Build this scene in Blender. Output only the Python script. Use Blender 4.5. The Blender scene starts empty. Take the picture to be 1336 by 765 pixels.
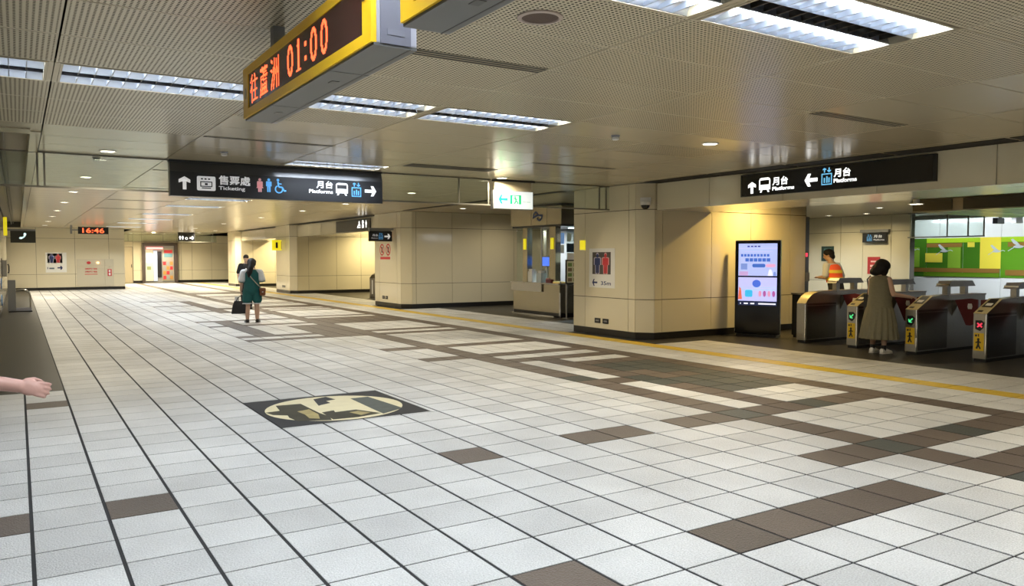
import bpy, bmesh, math, random
from mathutils import Vector, Matrix, Euler
random.seed(7)
R = math.radians
ORD = ['first', 'second', 'third', 'fourth', 'fifth', 'sixth', 'seventh', 'eighth', 'ninth']
scene = bpy.context.scene
COL = scene.collection
# ------------------------------------------------------------------ camera, world, exposure
CAM = Vector((-0.033, -4.451, 1.583))
cd = bpy.data.cameras.new('camera'); cam = bpy.data.objects.new('camera', cd); COL.objects.link(cam)
cd.sensor_width = 36; cd.lens = 1025.02 * 36 / 1336; cd.clip_start = 0.05; cd.clip_end = 200
cam.location = CAM
cam.rotation_euler = Euler((R(90 - 2.596), 0, R(-32.164)))
scene.camera = cam
w = bpy.data.worlds.new('world'); scene.world = w; w.use_nodes = True
w.node_tree.nodes['Background'].inputs[0].default_value = (1, .95, .86, 1)
w.node_tree.nodes['Background'].inputs[1].default_value = 0.05
vs = scene.view_settings
vs.view_transform = 'Standard'; vs.look = 'None'; vs.gamma = 1; vs.use_curve_mapping = False
vs.exposure = 0.0
FLUO = 21.0      # watts per fluorescent tube strip
DOWN = 62.0      # watts per downlight
COOL = (.84, .92, 1.0); WARM = (1.0, .87, .63)

# ------------------------------------------------------------------ materials
MATS = {}
def mat(name, col=(.5, .5, .5), rough=.5, metal=0, emit=None, es=0, spec=.5, noise=0, nscale=8, bump=0, bscale=60, trans=0, coat=0):
    if name in MATS: return MATS[name]
    m = bpy.data.materials.new(name); m.use_nodes = True
    nt = m.node_tree; b = nt.nodes['Principled BSDF']
    b.inputs['Base Color'].default_value = (*col, 1); b.inputs['Roughness'].default_value = rough
    b.inputs['Metallic'].default_value = metal; b.inputs['Specular IOR Level'].default_value = spec
    if coat: b.inputs['Coat Weight'].default_value = coat; b.inputs['Coat Roughness'].default_value = .08
    if emit: b.inputs['Emission Color'].default_value = (*emit, 1); b.inputs['Emission Strength'].default_value = es
    if trans: b.inputs['Transmission Weight'].default_value = trans
    if noise or bump: tc = nt.nodes.new('ShaderNodeTexCoord')
    if noise:
        n = nt.nodes.new('ShaderNodeTexNoise'); n.inputs['Scale'].default_value = nscale; n.inputs['Detail'].default_value = 4
        nt.links.new(tc.outputs['Object'], n.inputs['Vector'])
        mx = nt.nodes.new('ShaderNodeMix'); mx.data_type = 'RGBA'
        mx.inputs[6].default_value = (*[c * (1 - noise) for c in col], 1); mx.inputs[7].default_value = (*[min(1, c * (1 + noise)) for c in col], 1)
        nt.links.new(n.outputs['Fac'], mx.inputs[0]); nt.links.new(mx.outputs[2], b.inputs['Base Color'])
    if bump:
        n = nt.nodes.new('ShaderNodeTexNoise'); n.inputs['Scale'].default_value = bscale; n.inputs['Detail'].default_value = 2
        nt.links.new(tc.outputs['Object'], n.inputs['Vector'])
        bp = nt.nodes.new('ShaderNodeBump'); bp.inputs['Strength'].default_value = bump; bp.inputs['Distance'].default_value = .01
        nt.links.new(n.outputs['Fac'], bp.inputs['Height']); nt.links.new(bp.outputs[0], b.inputs['Normal'])
    MATS[name] = m
    return m

def tile_mat(name, col, var, rough, bump):
    """ceramic floor tile: speckle, slow soiling and a per-tile tone, with a pitted surface"""
    m = bpy.data.materials.new(name); m.use_nodes = True; nt = m.node_tree; b = nt.nodes['Principled BSDF']
    g = nt.nodes.new('ShaderNodeNewGeometry'); oi = nt.nodes.new('ShaderNodeObjectInfo')
    sp = nt.nodes.new('ShaderNodeTexNoise'); sp.inputs['Scale'].default_value = 110; sp.inputs['Detail'].default_value = 3
    nt.links.new(g.outputs['Position'], sp.inputs['Vector'])
    so = nt.nodes.new('ShaderNodeTexNoise'); so.inputs['Scale'].default_value = 1.3; so.inputs['Detail'].default_value = 5
    nt.links.new(g.outputs['Position'], so.inputs['Vector'])
    def math_(op, a, c):
        n = nt.nodes.new('ShaderNodeMath'); n.operation = op
        for i, v in enumerate((a, c)):
            if isinstance(v, (int, float)): n.inputs[i].default_value = v
            else: nt.links.new(v, n.inputs[i])
        return n.outputs[0]
    rnd = math_('FRACT', math_('ADD', g.outputs['Random Per Island'], oi.outputs['Random']), 0)
    s = math_('MULTIPLY', math_('SUBTRACT', rnd, .5), var)
    s = math_('ADD', s, math_('MULTIPLY', math_('SUBTRACT', sp.outputs['Fac'], .5), 1.1))
    s = math_('ADD', s, math_('MULTIPLY', math_('SUBTRACT', so.outputs['Fac'], .5), .55))
    s = math_('ADD', s, 1.0)
    vm = nt.nodes.new('ShaderNodeVectorMath'); vm.operation = 'SCALE'; vm.inputs[0].default_value = col
    nt.links.new(s, vm.inputs['Scale']); nt.links.new(vm.outputs[0], b.inputs['Base Color'])
    b.inputs['Roughness'].default_value = rough; b.inputs['Specular IOR Level'].default_value = .45
    vo = nt.nodes.new('ShaderNodeTexVoronoi'); vo.inputs['Scale'].default_value = 95
    nt.links.new(g.outputs['Position'], vo.inputs['Vector'])
    bp = nt.nodes.new('ShaderNodeBump'); bp.inputs['Strength'].default_value = bump; bp.inputs['Distance'].default_value = .004
    nt.links.new(vo.outputs['Distance'], bp.inputs['Height']); nt.links.new(bp.outputs[0], b.inputs['Normal'])
    MATS[name] = m
    return m

def perf_mat(name, col, rough):
    """enamelled ceiling panel punched with a square grid of 16 mm holes, plain margin round the edge"""
    m = bpy.data.materials.new(name); m.use_nodes = True; nt = m.node_tree; b = nt.nodes['Principled BSDF']
    tc = nt.nodes.new('ShaderNodeTexCoord')
    def N(op, a, c=0.0):
        n = nt.nodes.new('ShaderNodeMath'); n.operation = op
        for i, v in enumerate((a, c)):
            if isinstance(v, (int, float)): n.inputs[i].default_value = v
            else: nt.links.new(v, n.inputs[i])
        return n.outputs[0]
    s = nt.nodes.new('ShaderNodeSeparateXYZ'); nt.links.new(tc.outputs['Object'], s.inputs[0])
    gx = nt.nodes.new('ShaderNodeSeparateXYZ'); nt.links.new(tc.outputs['Generated'], gx.inputs[0])
    fx = N('SUBTRACT', N('FRACT', N('DIVIDE', s.outputs[0], .032)), .5)
    fy = N('SUBTRACT', N('FRACT', N('DIVIDE', s.outputs[1], .032)), .5)
    d = N('ADD', N('MULTIPLY', fx, fx), N('MULTIPLY', fy, fy))
    hole = N('LESS_THAN', d, .068)
    mx_ = N('LESS_THAN', N('ABSOLUTE', N('SUBTRACT', gx.outputs[0], .5)), .491)
    my_ = N('LESS_THAN', N('ABSOLUTE', N('SUBTRACT', gx.outputs[1], .5)), .484)
    hole = N('MULTIPLY', hole, N('MULTIPLY', mx_, my_))
    mx = nt.nodes.new('ShaderNodeMix'); mx.data_type = 'RGBA'
    mx.inputs[6].default_value = (*col, 1); mx.inputs[7].default_value = (.025, .02, .014, 1)
    nt.links.new(hole, mx.inputs[0]); nt.links.new(mx.outputs[2], b.inputs['Base Color'])
    nt.links.new(N('ADD', N('MULTIPLY', hole, .6), rough), b.inputs['Roughness'])
    nt.links.new(N('SUBTRACT', .5, N('MULTIPLY', hole, .5)), b.inputs['Specular IOR Level'])
    MATS[name] = m
    return m

def glass_mat(name, tint=(.9, .95, .93), refl=.10):
    m = bpy.data.materials.new(name); m.use_nodes = True; nt = m.node_tree; nt.nodes.clear()
    o = nt.nodes.new('ShaderNodeOutputMaterial'); t = nt.nodes.new('ShaderNodeBsdfTransparent'); t.inputs[0].default_value = (*tint, 1)
    g = nt.nodes.new('ShaderNodeBsdfGlossy'); g.inputs['Roughness'].default_value = .02
    lw = nt.nodes.new('ShaderNodeLayerWeight'); pw = nt.nodes.new('ShaderNodeMath'); pw.operation = 'POWER'; pw.inputs[1].default_value = 5; nt.links.new(lw.outputs['Facing'], pw.inputs[0])
    f = nt.nodes.new('ShaderNodeMath'); f.operation = 'MULTIPLY_ADD'; f.inputs[1].default_value = .9; f.inputs[2].default_value = .045; nt.links.new(pw.outputs[0], f.inputs[0])
    mx = nt.nodes.new('ShaderNodeMixShader')
    nt.links.new(f.outputs[0], mx.inputs[0]); nt.links.new(t.outputs[0], mx.inputs[1]); nt.links.new(g.outputs[0], mx.inputs[2]); nt.links.new(mx.outputs[0], o.inputs[0])
    MATS[name] = m
    return m

T_WHITE = tile_mat('tile_white', (.52, .52, .51), .22, .42, .9)
T_BROWN = tile_mat('tile_brown', (.092, .070, .054), .3, .52, .9)
T_GREEN = tile_mat('tile_green', (.045, .050, .043), .25, .52, .9)
GROUT = mat('grout', (.016, .016, .017), .9)
STONE = mat('dark_stone', (.034, .032, .028), .4, spec=.2, noise=.25, nscale=40, bump=.05, bscale=120)
YELLOW_T = mat('yellow_line', (.62, .42, .03), .4, noise=.25, nscale=6)
PERF = perf_mat('ceiling_perforated', (.56, .485, .345), .26)
CEIL = mat('ceiling_enamel', (.46, .395, .275), .2, noise=.03, nscale=1.5)
CDARK = mat('ceiling_void', (.02, .018, .014), .9)
CSLAB = mat('ceiling_coffer', (.28, .25, .18), .35)
WALL = mat('wall_enamel', (.69, .63, .465), .13, noise=.03, nscale=.8)
JOINT = mat('wall_joint', (.07, .06, .045), .7)
BASE = mat('baseboard_black', (.012, .011, .010), .35)
STEEL = mat('steel_brushed', (.42, .40, .36), .3, metal=1, noise=.08, nscale=30)
STEELD = mat('steel_dark', (.16, .145, .125), .28, metal=1, noise=.1, nscale=20)
CHROME = mat('chrome', (.75, .74, .72), .12, metal=1)
ALU = mat('aluminium_frame', (.22, .21, .18), .4, metal=.7)
BLACK = mat('black_plastic', (.010, .010, .011), .3)
BLACKG = mat('black_gloss', (.006, .006, .007), .12)
SIGNB = mat('sign_charcoal', (.018, .019, .022), .35)
SIGNH = mat('sign_housing', (.075, .078, .085), .3, metal=.4)
GREY = mat('grey_paint', (.22, .22, .22), .45)
LGREY = mat('light_grey_paint', (.34, .34, .38), .4)
WHITEP = mat('white_print', (.75, .75, .74), .5)
WHITEG = mat('white_gloss', (.8, .8, .78), .25)
LIT_W = mat('lit_white', (.8, .8, .8), .4, emit=(1, 1, .97), es=1.6)
LIT_W2 = mat('lit_white_soft', (.75, .75, .75), .4, emit=(.95, .97, 1), es=.32)
LIT_B = mat('lit_blue', (.1, .35, .6), .4, emit=(.2, .62, .95), es=.8)
LIT_B2 = mat('lit_blue_soft', (.08, .3, .6), .4, emit=(.12, .42, .85), es=.35)
LIT_P2 = mat('lit_pink_soft', (.6, .3, .3), .4, emit=(.9, .42, .42), es=.25)
LED = mat('led_red', (.6, .05, .02), .4, emit=(1, .12, .035), es=2.6)
LEDB = mat('led_panel', (.035, .010, .008), .25)
YEL = mat('yellow_enamel', (.85, .50, .01), .35)
YELS = mat('yellow_sign', (.85, .72, .02), .4, emit=(1, .85, .02), es=.55)
NAVY = mat('print_navy', (.01, .025, .13), .5)
CRIM = mat('print_red', (.55, .03, .04), .5)
PRINTK = mat('print_black', (.015, .015, .015), .5)
GREEN = mat('print_green', (.0, .25, .1), .5, emit=(0, .62, .25), es=.45)
GLASS = glass_mat('glass_clear')
TUBE = mat('fluorescent_tube', (1, 1, 1), .3, emit=COOL, es=7)
DIFF = mat('downlight_diffuser', (1, 1, 1), .3, emit=(1, .9, .66), es=9)
REFL = mat('louver_reflector', (.62, .66, .73), .34, metal=1)

# ------------------------------------------------------------------ mesh helpers
def link(o, parent=None):
    COL.objects.link(o)
    if parent is not None: o.parent = parent
    return o
def tag(o, label=None, cat=None, group=None, kind=None):
    if label: o['label'] = label
    if cat: o['category'] = cat
    if group: o['group'] = group
    if kind: o['kind'] = kind
    return o
def root(name, loc, label, cat, group=None, rz=0):
    o = bpy.data.objects.new(name, None); o.empty_display_size = .1
    o.location = loc; o.rotation_euler = (0, 0, rz); link(o)
    return tag(o, label, cat, group)
class MB:
    """collects primitives; build() links them as one mesh object (local coordinates of the parent)"""
    def __init__(s): s.bm = bmesh.new()
    def box(s, x0, x1, y0, y1, z0, z1, bev=0, M=None):
        v = [s.bm.verts.new((x, y, z)) for x in (x0, x1) for y in (y0, y1) for z in (z0, z1)]
        f = [s.bm.faces.new([v[i] for i in q]) for q in ((0, 1, 3, 2), (4, 6, 7, 5), (0, 4, 5, 1), (2, 3, 7, 6), (0, 2, 6, 4), (1, 5, 7, 3))]
        if bev:
            e = {e for q in f for e in q.edges}
            r = bmesh.ops.bevel(s.bm, geom=list(e), offset=bev, segments=2, profile=.7, affect='EDGES')
            v = list({a for q in r['faces'] for a in q.verts} | {a for a in v if a.is_valid})
        if M is not None:
            for a in v: a.co = M @ a.co
        return s
    def prism(s, pts, fn, d0, d1):
        """polygon pts (a,b); fn(a,b,d) gives the 3D point; extruded from d0 to d1"""
        n = len(pts); A = [s.bm.verts.new(fn(a, b, d0)) for a, b in pts]; B = [s.bm.verts.new(fn(a, b, d1)) for a, b in pts]
        s.bm.faces.new(A[::-1]); s.bm.faces.new(B)
        for i in range(n): s.bm.faces.new((A[i], A[(i + 1) % n], B[(i + 1) % n], B[i]))
        return s
    def rings(s, rs, cap=True):
        """loft through a list of closed rings of points"""
        V = [[s.bm.verts.new(p) for p in r] for r in rs]; n = len(V[0])
        for a, b in zip(V, V[1:]):
            for i in range(n): s.bm.faces.new((a[i], a[(i + 1) % n], b[(i + 1) % n], b[i]))
        if cap: s.bm.faces.new(V[0][::-1]); s.bm.faces.new(V[-1])
        return s
    def tube(s, path, rad, n=10, cap=True):
        P = [Vector(p) for p in path]; rr = rad if isinstance(rad, (list, tuple)) else [rad] * len(P); rs = []
        up = Vector((0, 0, 1))
        for i, p in enumerate(P):
            t = (P[min(i + 1, len(P) - 1)] - P[max(i - 1, 0)]).normalized()
            a = t.cross(up) if abs(t.z) < .95 else t.cross(Vector((0, 1, 0)))
            a.normalize(); b = t.cross(a)
            rs.append([p + (a * math.cos(k * 2 * math.pi / n) + b * math.sin(k * 2 * math.pi / n)) * rr[i] for k in range(n)])
        return s.rings(rs, cap)
    def cyl(s, c, r, z0, z1, n=24, r1=None):
        r1 = r if r1 is None else r1
        return s.rings([[(c[0] + q * math.cos(k * 2 * math.pi / n), c[1] + q * math.sin(k * 2 * math.pi / n), z) for k in range(n)] for q, z in ((r, z0), (r1, z1))])
    def lathe(s, c, prof, n=24):
        return s.rings([[(c[0] + q * math.cos(k * 2 * math.pi / n), c[1] + q * math.sin(k * 2 * math.pi / n), c[2] + z) for k in range(n)] for q, z in prof])
    def ell(s, c, r, n=14, m=9, M=None):
        rs = []
        for j in range(1, m):
            t = math.pi * j / m
            rs.append([Vector((r[0] * math.sin(t) * math.cos(k * 2 * math.pi / n), r[1] * math.sin(t) * math.sin(k * 2 * math.pi / n), -r[2] * math.cos(t))) for k in range(n)])
        rs = [[(M @ p if M is not None else p) + Vector(c) for p in q] for q in rs]
        return s.rings(rs)
    def build(s, name, m, parent=None, smooth=False, off=None):
        bmesh.ops.recalc_face_normals(s.bm, faces=s.bm.faces)
        if off is not None: bmesh.ops.translate(s.bm, vec=-Vector(off), verts=s.bm.verts)
        me = bpy.data.meshes.new(name); s.bm.to_mesh(me); s.bm.free()
        me.materials.append(m)
        if smooth:
            for p in me.polygons: p.use_smooth = True
            try: me.set_sharp_from_angle(angle=R(40))
            except Exception: pass
        return link(bpy.data.objects.new(name, me), parent)
def bx(name, m, parent, *a, bev=0, off=None):
    return MB().box(*a, bev=bev).build(name, m, parent, off=off)

class Frame:
    """a flat drawing plane in space: origin o, u along the width, v up, n towards the viewer"""
    def __init__(s, o, u, v, n): s.o, s.u, s.v, s.n = Vector(o), Vector(u).normalized(), Vector(v).normalized(), Vector(n).normalized()
    def at(s, a, b, d=0): return s.o + s.u * a + s.v * b + s.n * d
class Flat:
    def __init__(s, fr, d=.001, t=.002): s.f, s.d, s.t, s.mb = fr, d, t, MB()
    def poly(s, pts): s.mb.prism(pts, s.f.at, s.d, s.d + s.t); return s
    def rect(s, a0, a1, b0, b1): return s.poly([(a0, b0), (a1, b0), (a1, b1), (a0, b1)])
    def rrect(s, a0, a1, b0, b1, r, n=4):
        P = []
        for cx, cy, t0 in ((a1 - r, b0 + r, -90), (a1 - r, b1 - r, 0), (a0 + r, b1 - r, 90), (a0 + r, b0 + r, 180)):
            P += [(cx + r * math.cos(R(t0 + 90 * k / n)), cy + r * math.sin(R(t0 + 90 * k / n))) for k in range(n + 1)]
        return s.poly(P)
    def disc(s, a, b, r, ry=None, n=20):
        ry = ry or r
        return s.poly([(a + r * math.cos(k * 2 * math.pi / n), b + ry * math.sin(k * 2 * math.pi / n)) for k in range(n)])
    def stroke(s, pts, w):
        for (a, b), (c, d) in zip(pts, pts[1:]):
            L = math.hypot(c - a, d - b) or 1e-6; x, y = -(d - b) / L * w / 2, (c - a) / L * w / 2
            s.poly([(a + x, b + y), (a - x, b - y), (c - x, d - y), (c + x, d + y)])
        return s
    def ring(s, a, b, r, w, t0=0, t1=360, n=20):
        return s.stroke([(a + r * math.cos(R(t0 + (t1 - t0) * k / n)), b + r * math.sin(R(t0 + (t1 - t0) * k / n))) for k in range(n + 1)], w)
    def outline(s, a0, a1, b0, b1, w):
        return s.rect(a0, a1, b0, b0 + w).rect(a0, a1, b1 - w, b1).rect(a0, a0 + w, b0 + w, b1 - w).rect(a1 - w, a1, b0 + w, b1 - w)
    def arrow(s, a, b, h, ang, w=None):
        """arrow centred at (a,b), overall length h, pointing along ang degrees"""
        w = w or h * .2; c, q = math.cos(R(ang)), math.sin(R(ang))
        def r(x, y): return (a + x * c - y * q, b + x * q + y * c)
        s.poly([r(-h / 2, -w / 2), r(h / 2 - w, -w / 2), r(h / 2 - w, w / 2), r(-h / 2, w / 2)])
        k = w * .95
        for y in (1, -1):
            s.poly([r(h / 2, 0), r(h / 2 - k * .3 - h * .42 + k, y * (h * .42)), r(h / 2 - h * .42 - .3 * k, y * h * .42), r(h / 2 - 1.35 * k, 0)][::y])
        return s
    def person(s, a, b, h, w, skirt=False):
        s.disc(a, b + h * .89, h * .1)
        s.poly([(a - w * .5, b + h * .74), (a - w * .36, b + h * .78), (a + w * .36, b + h * .78), (a + w * .5, b + h * .74), (a + w * .5, b + h * .42), (a + w * .32, b + h * .42),
                (a + w * .32, b + h * .36), (a + w * .3, b), (a + w * .05, b), (a + w * .02, b + h * .36), (a - w * .02, b + h * .36), (a - w * .05, b), (a - w * .3, b), (a - w * .32, b + h * .36), (a - w * .32, b + h * .42), (a - w * .5, b + h * .42)])
        if skirt: s.poly([(a - w * .2, b + h * .6), (a + w * .2, b + h * .6), (a + w * .62, b + h * .28), (a - w * .62, b + h * .28)])
        return s
    def train(s, a, b, w, h):
        """front of a train: body ring, window band kept open, wheels"""
        t = w * .09
        s.poly([(a - w / 2, b + h * .18), (a + w / 2, b + h * .18), (a + w / 2, b + h * .52), (a - w / 2, b + h * .52)])
        s.poly([(a - w / 2, b + h * .52), (a - w / 2 + t, b + h * .52), (a - w / 2 + t, b + h * .84), (a - w / 2, b + h * .84)])
        s.poly([(a + w / 2 - t, b + h * .52), (a + w / 2, b + h * .52), (a + w / 2, b + h * .84), (a + w / 2 - t, b + h * .84)])
        s.poly([(a - w / 2, b + h * .84), (a + w / 2, b + h * .84), (a + w * .42, b + h * .96), (a + w * .3, b + h), (a - w * .3, b + h), (a - w * .42, b + h * .96)])
        for q in (-1, 1): s.poly([(a + q * w * .2, b + h * .18), (a + q * w * .34, b + h * .18), (a + q * w * .42, b), (a + q * w * .28, b)][::q])
        return s
    def lift(s, a, b, w, h):
        s.outline(a - w / 2, a + w / 2, b, b + h * .66, w * .09)
        for q in (-.22, 0.02, .22): s.rect(a + q * w - w * .06, a + q * w + w * .06, b + h * .12, b + h * (.5 - abs(q) * .4))
        s.arrow(a - w * .22, b + h * .85, h * .27, 90, w * .1); s.arrow(a + w * .22, b + h * .85, h * .27, 270, w * .1)
        return s
    def build(s, name, m, parent=None, off=None): return s.mb.build(name, m, parent, off=off)
TXT = {}
def text_geo(t, bold=0):
    k = (t, bold)
    if k not in TXT and t == '1':
        TXT[k] = ([(.5, 0, 0), (.75, 0, 0), (.75, 1, 0), (.5, 1, 0), (.15, .7, 0), (.5, .86, 0), (0, 0, 0), (1.2, 0, 0), (1.2, .07, 0), (0, .07, 0)], [(0, 1, 2, 3), (4, 5, 3), (6, 7, 8, 9)])
    if k not in TXT:
        c = bpy.data.curves.new('t', 'FONT'); c.body = t; c.size = 1; c.offset = bold; c.resolution_u = 3
        o = bpy.data.objects.new('t', c); COL.objects.link(o)
        dg = bpy.context.evaluated_depsgraph_get(); me = bpy.data.meshes.new_from_object(o.evaluated_get(dg))
        V = [tuple(v.co) for v in me.vertices]; F = [tuple(p.vertices) for p in me.polygons]
        bpy.data.objects.remove(o); bpy.data.curves.remove(c); bpy.data.meshes.remove(me)
        TXT[k] = (V, F)
    return TXT[k]
def text(t, fr, a0, a1, b0, b1, m, parent, name='lettering', d=.003, bold=.012, off=None):
    V, F = text_geo(t, bold)
    x0, x1 = min(v[0] for v in V), max(v[0] for v in V); y0, y1 = min(v[1] for v in V), max(v[1] for v in V)
    off = Vector(off) if off is not None else Vector()
    P = [fr.at(a0 + (v[0] - x0) / (x1 - x0) * (a1 - a0), b0 + (v[1] - y0) / (y1 - y0) * (b1 - b0), d) - off for v in V]
    me = bpy.data.meshes.new(name); me.from_pydata([tuple(p) for p in P], [], F); me.materials.append(m)
    return link(bpy.data.objects.new(name, me), parent)

# ------------------------------------------------------------------ floor: every tile a piece of its own
cy_, sy_ = math.cos(R(32.164)), math.sin(R(32.164)); cp_, sp_ = math.cos(R(-2.596)), math.sin(R(-2.596))
FWD = Vector((sy_ * cp_, cy_ * cp_, sp_)); RGT = Vector((cy_, -sy_, 0)); UPV = RGT.cross(FWD)
def in_view(p, m=0):
    """how large a piece at p shows (0 when outside the picture)"""
    d = Vector(p) - CAM; z = d.dot(FWD)
    if z < .3: return 0
    x = d.dot(RGT) / z; y = d.dot(UPV) / z
    if abs(x) > .652 + m or abs(y) > .374 + m: return 0
    return abs(d.z) / z ** 3
def CL(c):
    if c <= 13: return .4 * c
    if c <= 22: return .4 * (13 + (c - 13) * .943)
    return [8.595, 9.02, 9.45, 9.80, 10.23, 10.66, 11.10][c - 22]
def RL(r): return .4 * r if r <= 3 else .4 * (3 + (r - 3) * .975)
BR, GN = {}, {}
def fill(d, cs, rs):
    for c in cs:
        for r in rs: d[(c, r)] = 1
fill(BR, [21], range(-30, 130)); fill(BR, [15], range(-30, 27)); fill(BR, [1, -1, 7, 10, 11, 13, 14, 16, 17, 19, 20], [2])
fill(BR, [0], [13]); fill(BR, [5, 8, 9, 10, 11, 12], [-4]); fill(BR, [13, 14, 16, 17, 19, 20], [-2]); fill(BR, range(16, 21), [-4]); fill(BR, [16, 17], [-9, -8]); fill(BR, range(16, 21), [-11, -14])
fill(BR, [17], range(3, 14)); fill(BR, range(18, 21), [12]); fill(BR, [16], [8]); fill(BR, range(16, 21), [14, 16, 20, 27, 29, 41, 48, 50, 58, 60, 66, 72, 74]); fill(BR, range(16, 21), range(35, 40)); fill(BR, range(16, 21), range(52, 55)); fill(BR, range(16, 21), range(79, 84))
fill(BR, [13, 14], [16, 20]); fill(BR, [13, 14, 15], range(27, 35)); fill(BR, range(9, 13), [27, 29]); fill(BR, [10], range(29, 41)); fill(BR, [9, 11, 12, 13, 14], [36, 40]); fill(BR, [15], range(35, 130)); fill(BR, [13, 14], [45, 52, 53]); fill(BR, [12], range(48, 66)); fill(BR, [9, 10, 11], [50, 58, 66])
fill(BR, [20], [8, 9])
fill(GN, [15], [2, 9, -2, -5]); fill(GN, [18], [2, -2]); fill(GN, range(18, 21), range(5, 12)); fill(GN, [17], [7, 8]); fill(BR, [18, 19], [8, 9])
for k in ((18, 8), (19, 8), (18, 9)): GN.pop(k, None)
MX0, MX1, MY0, MY1 = 2.005, 3.535, 2.80, 4.285       # inlaid picture
def tile_kind(c, r):
    if c == 24: return 'Y'
    if (c, r) in GN: return 'G'
    if (c, r) in BR: return 'B'
    return 'W'
floor = MB().box(-9, 41, -14, 54, -.08, -.0035).build('floor', GROUT); tag(floor, kind='structure', label='grey and white tiled station floor with brown pattern')
cells = []
for r in range(-24, 122):
    y0, y1 = RL(r), RL(r + 1)
    for c in range(-20, 28):
        x0, x1 = CL(c), CL(c + 1); xm, ym = (x0 + x1) / 2, (y0 + y1) / 2
        if r >= 16 and c < 1: continue                      # dark stone on the left
        if c >= 25 and 6.35 < ym < 6.85: continue           # dark border by the wall
        if 10.0 < xm and (6.8 < ym < 9.1 or 17.7 < ym < 20.1): continue
        if ym > 39.3 and xm < 4.5: continue
        x0, x1, y0_, y1_ = x0 + .009, x1 - .009, y0 + .0055, y1 - .0055
        k = tile_kind(c, r)
        # cut round the inlaid picture
        if x1 > MX0 and x0 < MX1 and y1_ > MY0 and y0_ < MY1:
            inx = x0 >= MX0 - .01 and x1 <= MX1 + .01; iny = y0_ >= MY0 - .01 and y1_ <= MY1 + .01
            if inx and iny: continue
            parts = []
            if x0 < MX0 - .02: parts.append((x0, MX0 - .004, y0_, y1_))
            if x1 > MX1 + .02: parts.append((MX1 + .004, x1, y0_, y1_))
            a0, a1 = max(x0, MX0), min(x1, MX1)
            if y0_ < MY0 - .02: parts.append((a0, a1, y0_, MY0 - .004))
            if y1_ > MY1 + .02: parts.append((a0, a1, MY1 + .004, y1_))
            for q in parts: cells.append((in_view(((q[0] + q[1]) / 2, (q[2] + q[3]) / 2, 0)), k, *q))
            continue
        cells.append((in_view((xm, ym, 0)), k, x0, x1, y0_, y1_))
cells.sort(key=lambda t: -t[0])
TM = {'W': T_WHITE, 'B': T_BROWN, 'G': T_GREEN, 'Y': YELLOW_T}
def slab_geo(x0, x1, y0, y1, z0, z1, e):
    V = [(x0, y0, z0), (x1, y0, z0), (x1, y1, z0), (x0, y1, z0), (x0 + e, y0 + e, z1), (x1 - e, y0 + e, z1), (x1 - e, y1 - e, z1), (x0 + e, y1 - e, z1)]
    return V, [(4, 5, 6, 7), (0, 1, 5, 4), (1, 2, 6, 5), (2, 3, 7, 6), (3, 0, 4, 7)]
SHARE = {}
for t in cells[:300]:
    _, k, x0, x1, y0, y1 = t; key = (k, round(x1 - x0, 3), round(y1 - y0, 3))
    if key not in SHARE:
        V, F = slab_geo(0, x1 - x0, 0, y1 - y0, -.012, 0, .0015); me = bpy.data.meshes.new('tile'); me.from_pydata(V, [], F); me.materials.append(TM[k]); SHARE[key] = me
    o = bpy.data.objects.new('tile', SHARE[key]); o.location = (x0, y0, 0); link(o, floor)
for k in 'WBGY':
    VV, FF = [], []
    for t in cells[300:]:
        if t[1] != k: continue
        V, F = slab_geo(*t[2:], -.012, 0, .0015); n = len(VV); VV += V; FF += [tuple(i + n for i in f) for f in F]
    me = bpy.data.meshes.new('distant_tiles'); me.from_pydata(VV, [], FF); me.materials.append(TM[k])
    tag(link(bpy.data.objects.new('distant_tiles', me), floor), kind='stuff')
bx('dark_stone_paving', STONE, floor, -9, CL(1) - .004, RL(16) + .003, 40, -.0034, 0)
bx('dark_stone_paving', STONE, floor, 11.104, 41, -14, 52, -.0034, 0)
bx('dark_stone_border', STONE, floor, 9.806, 11.1, 6.36, 6.9, -.0034, 0)
bx('dark_stone_border', STONE, floor, 9.806, 11.1, 8.6, 9.3, -.0034, -.001)
bx('dark_stone_paving', STONE, floor, 4.5, 11, RL(122), 51, -.0034, 0)

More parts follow.
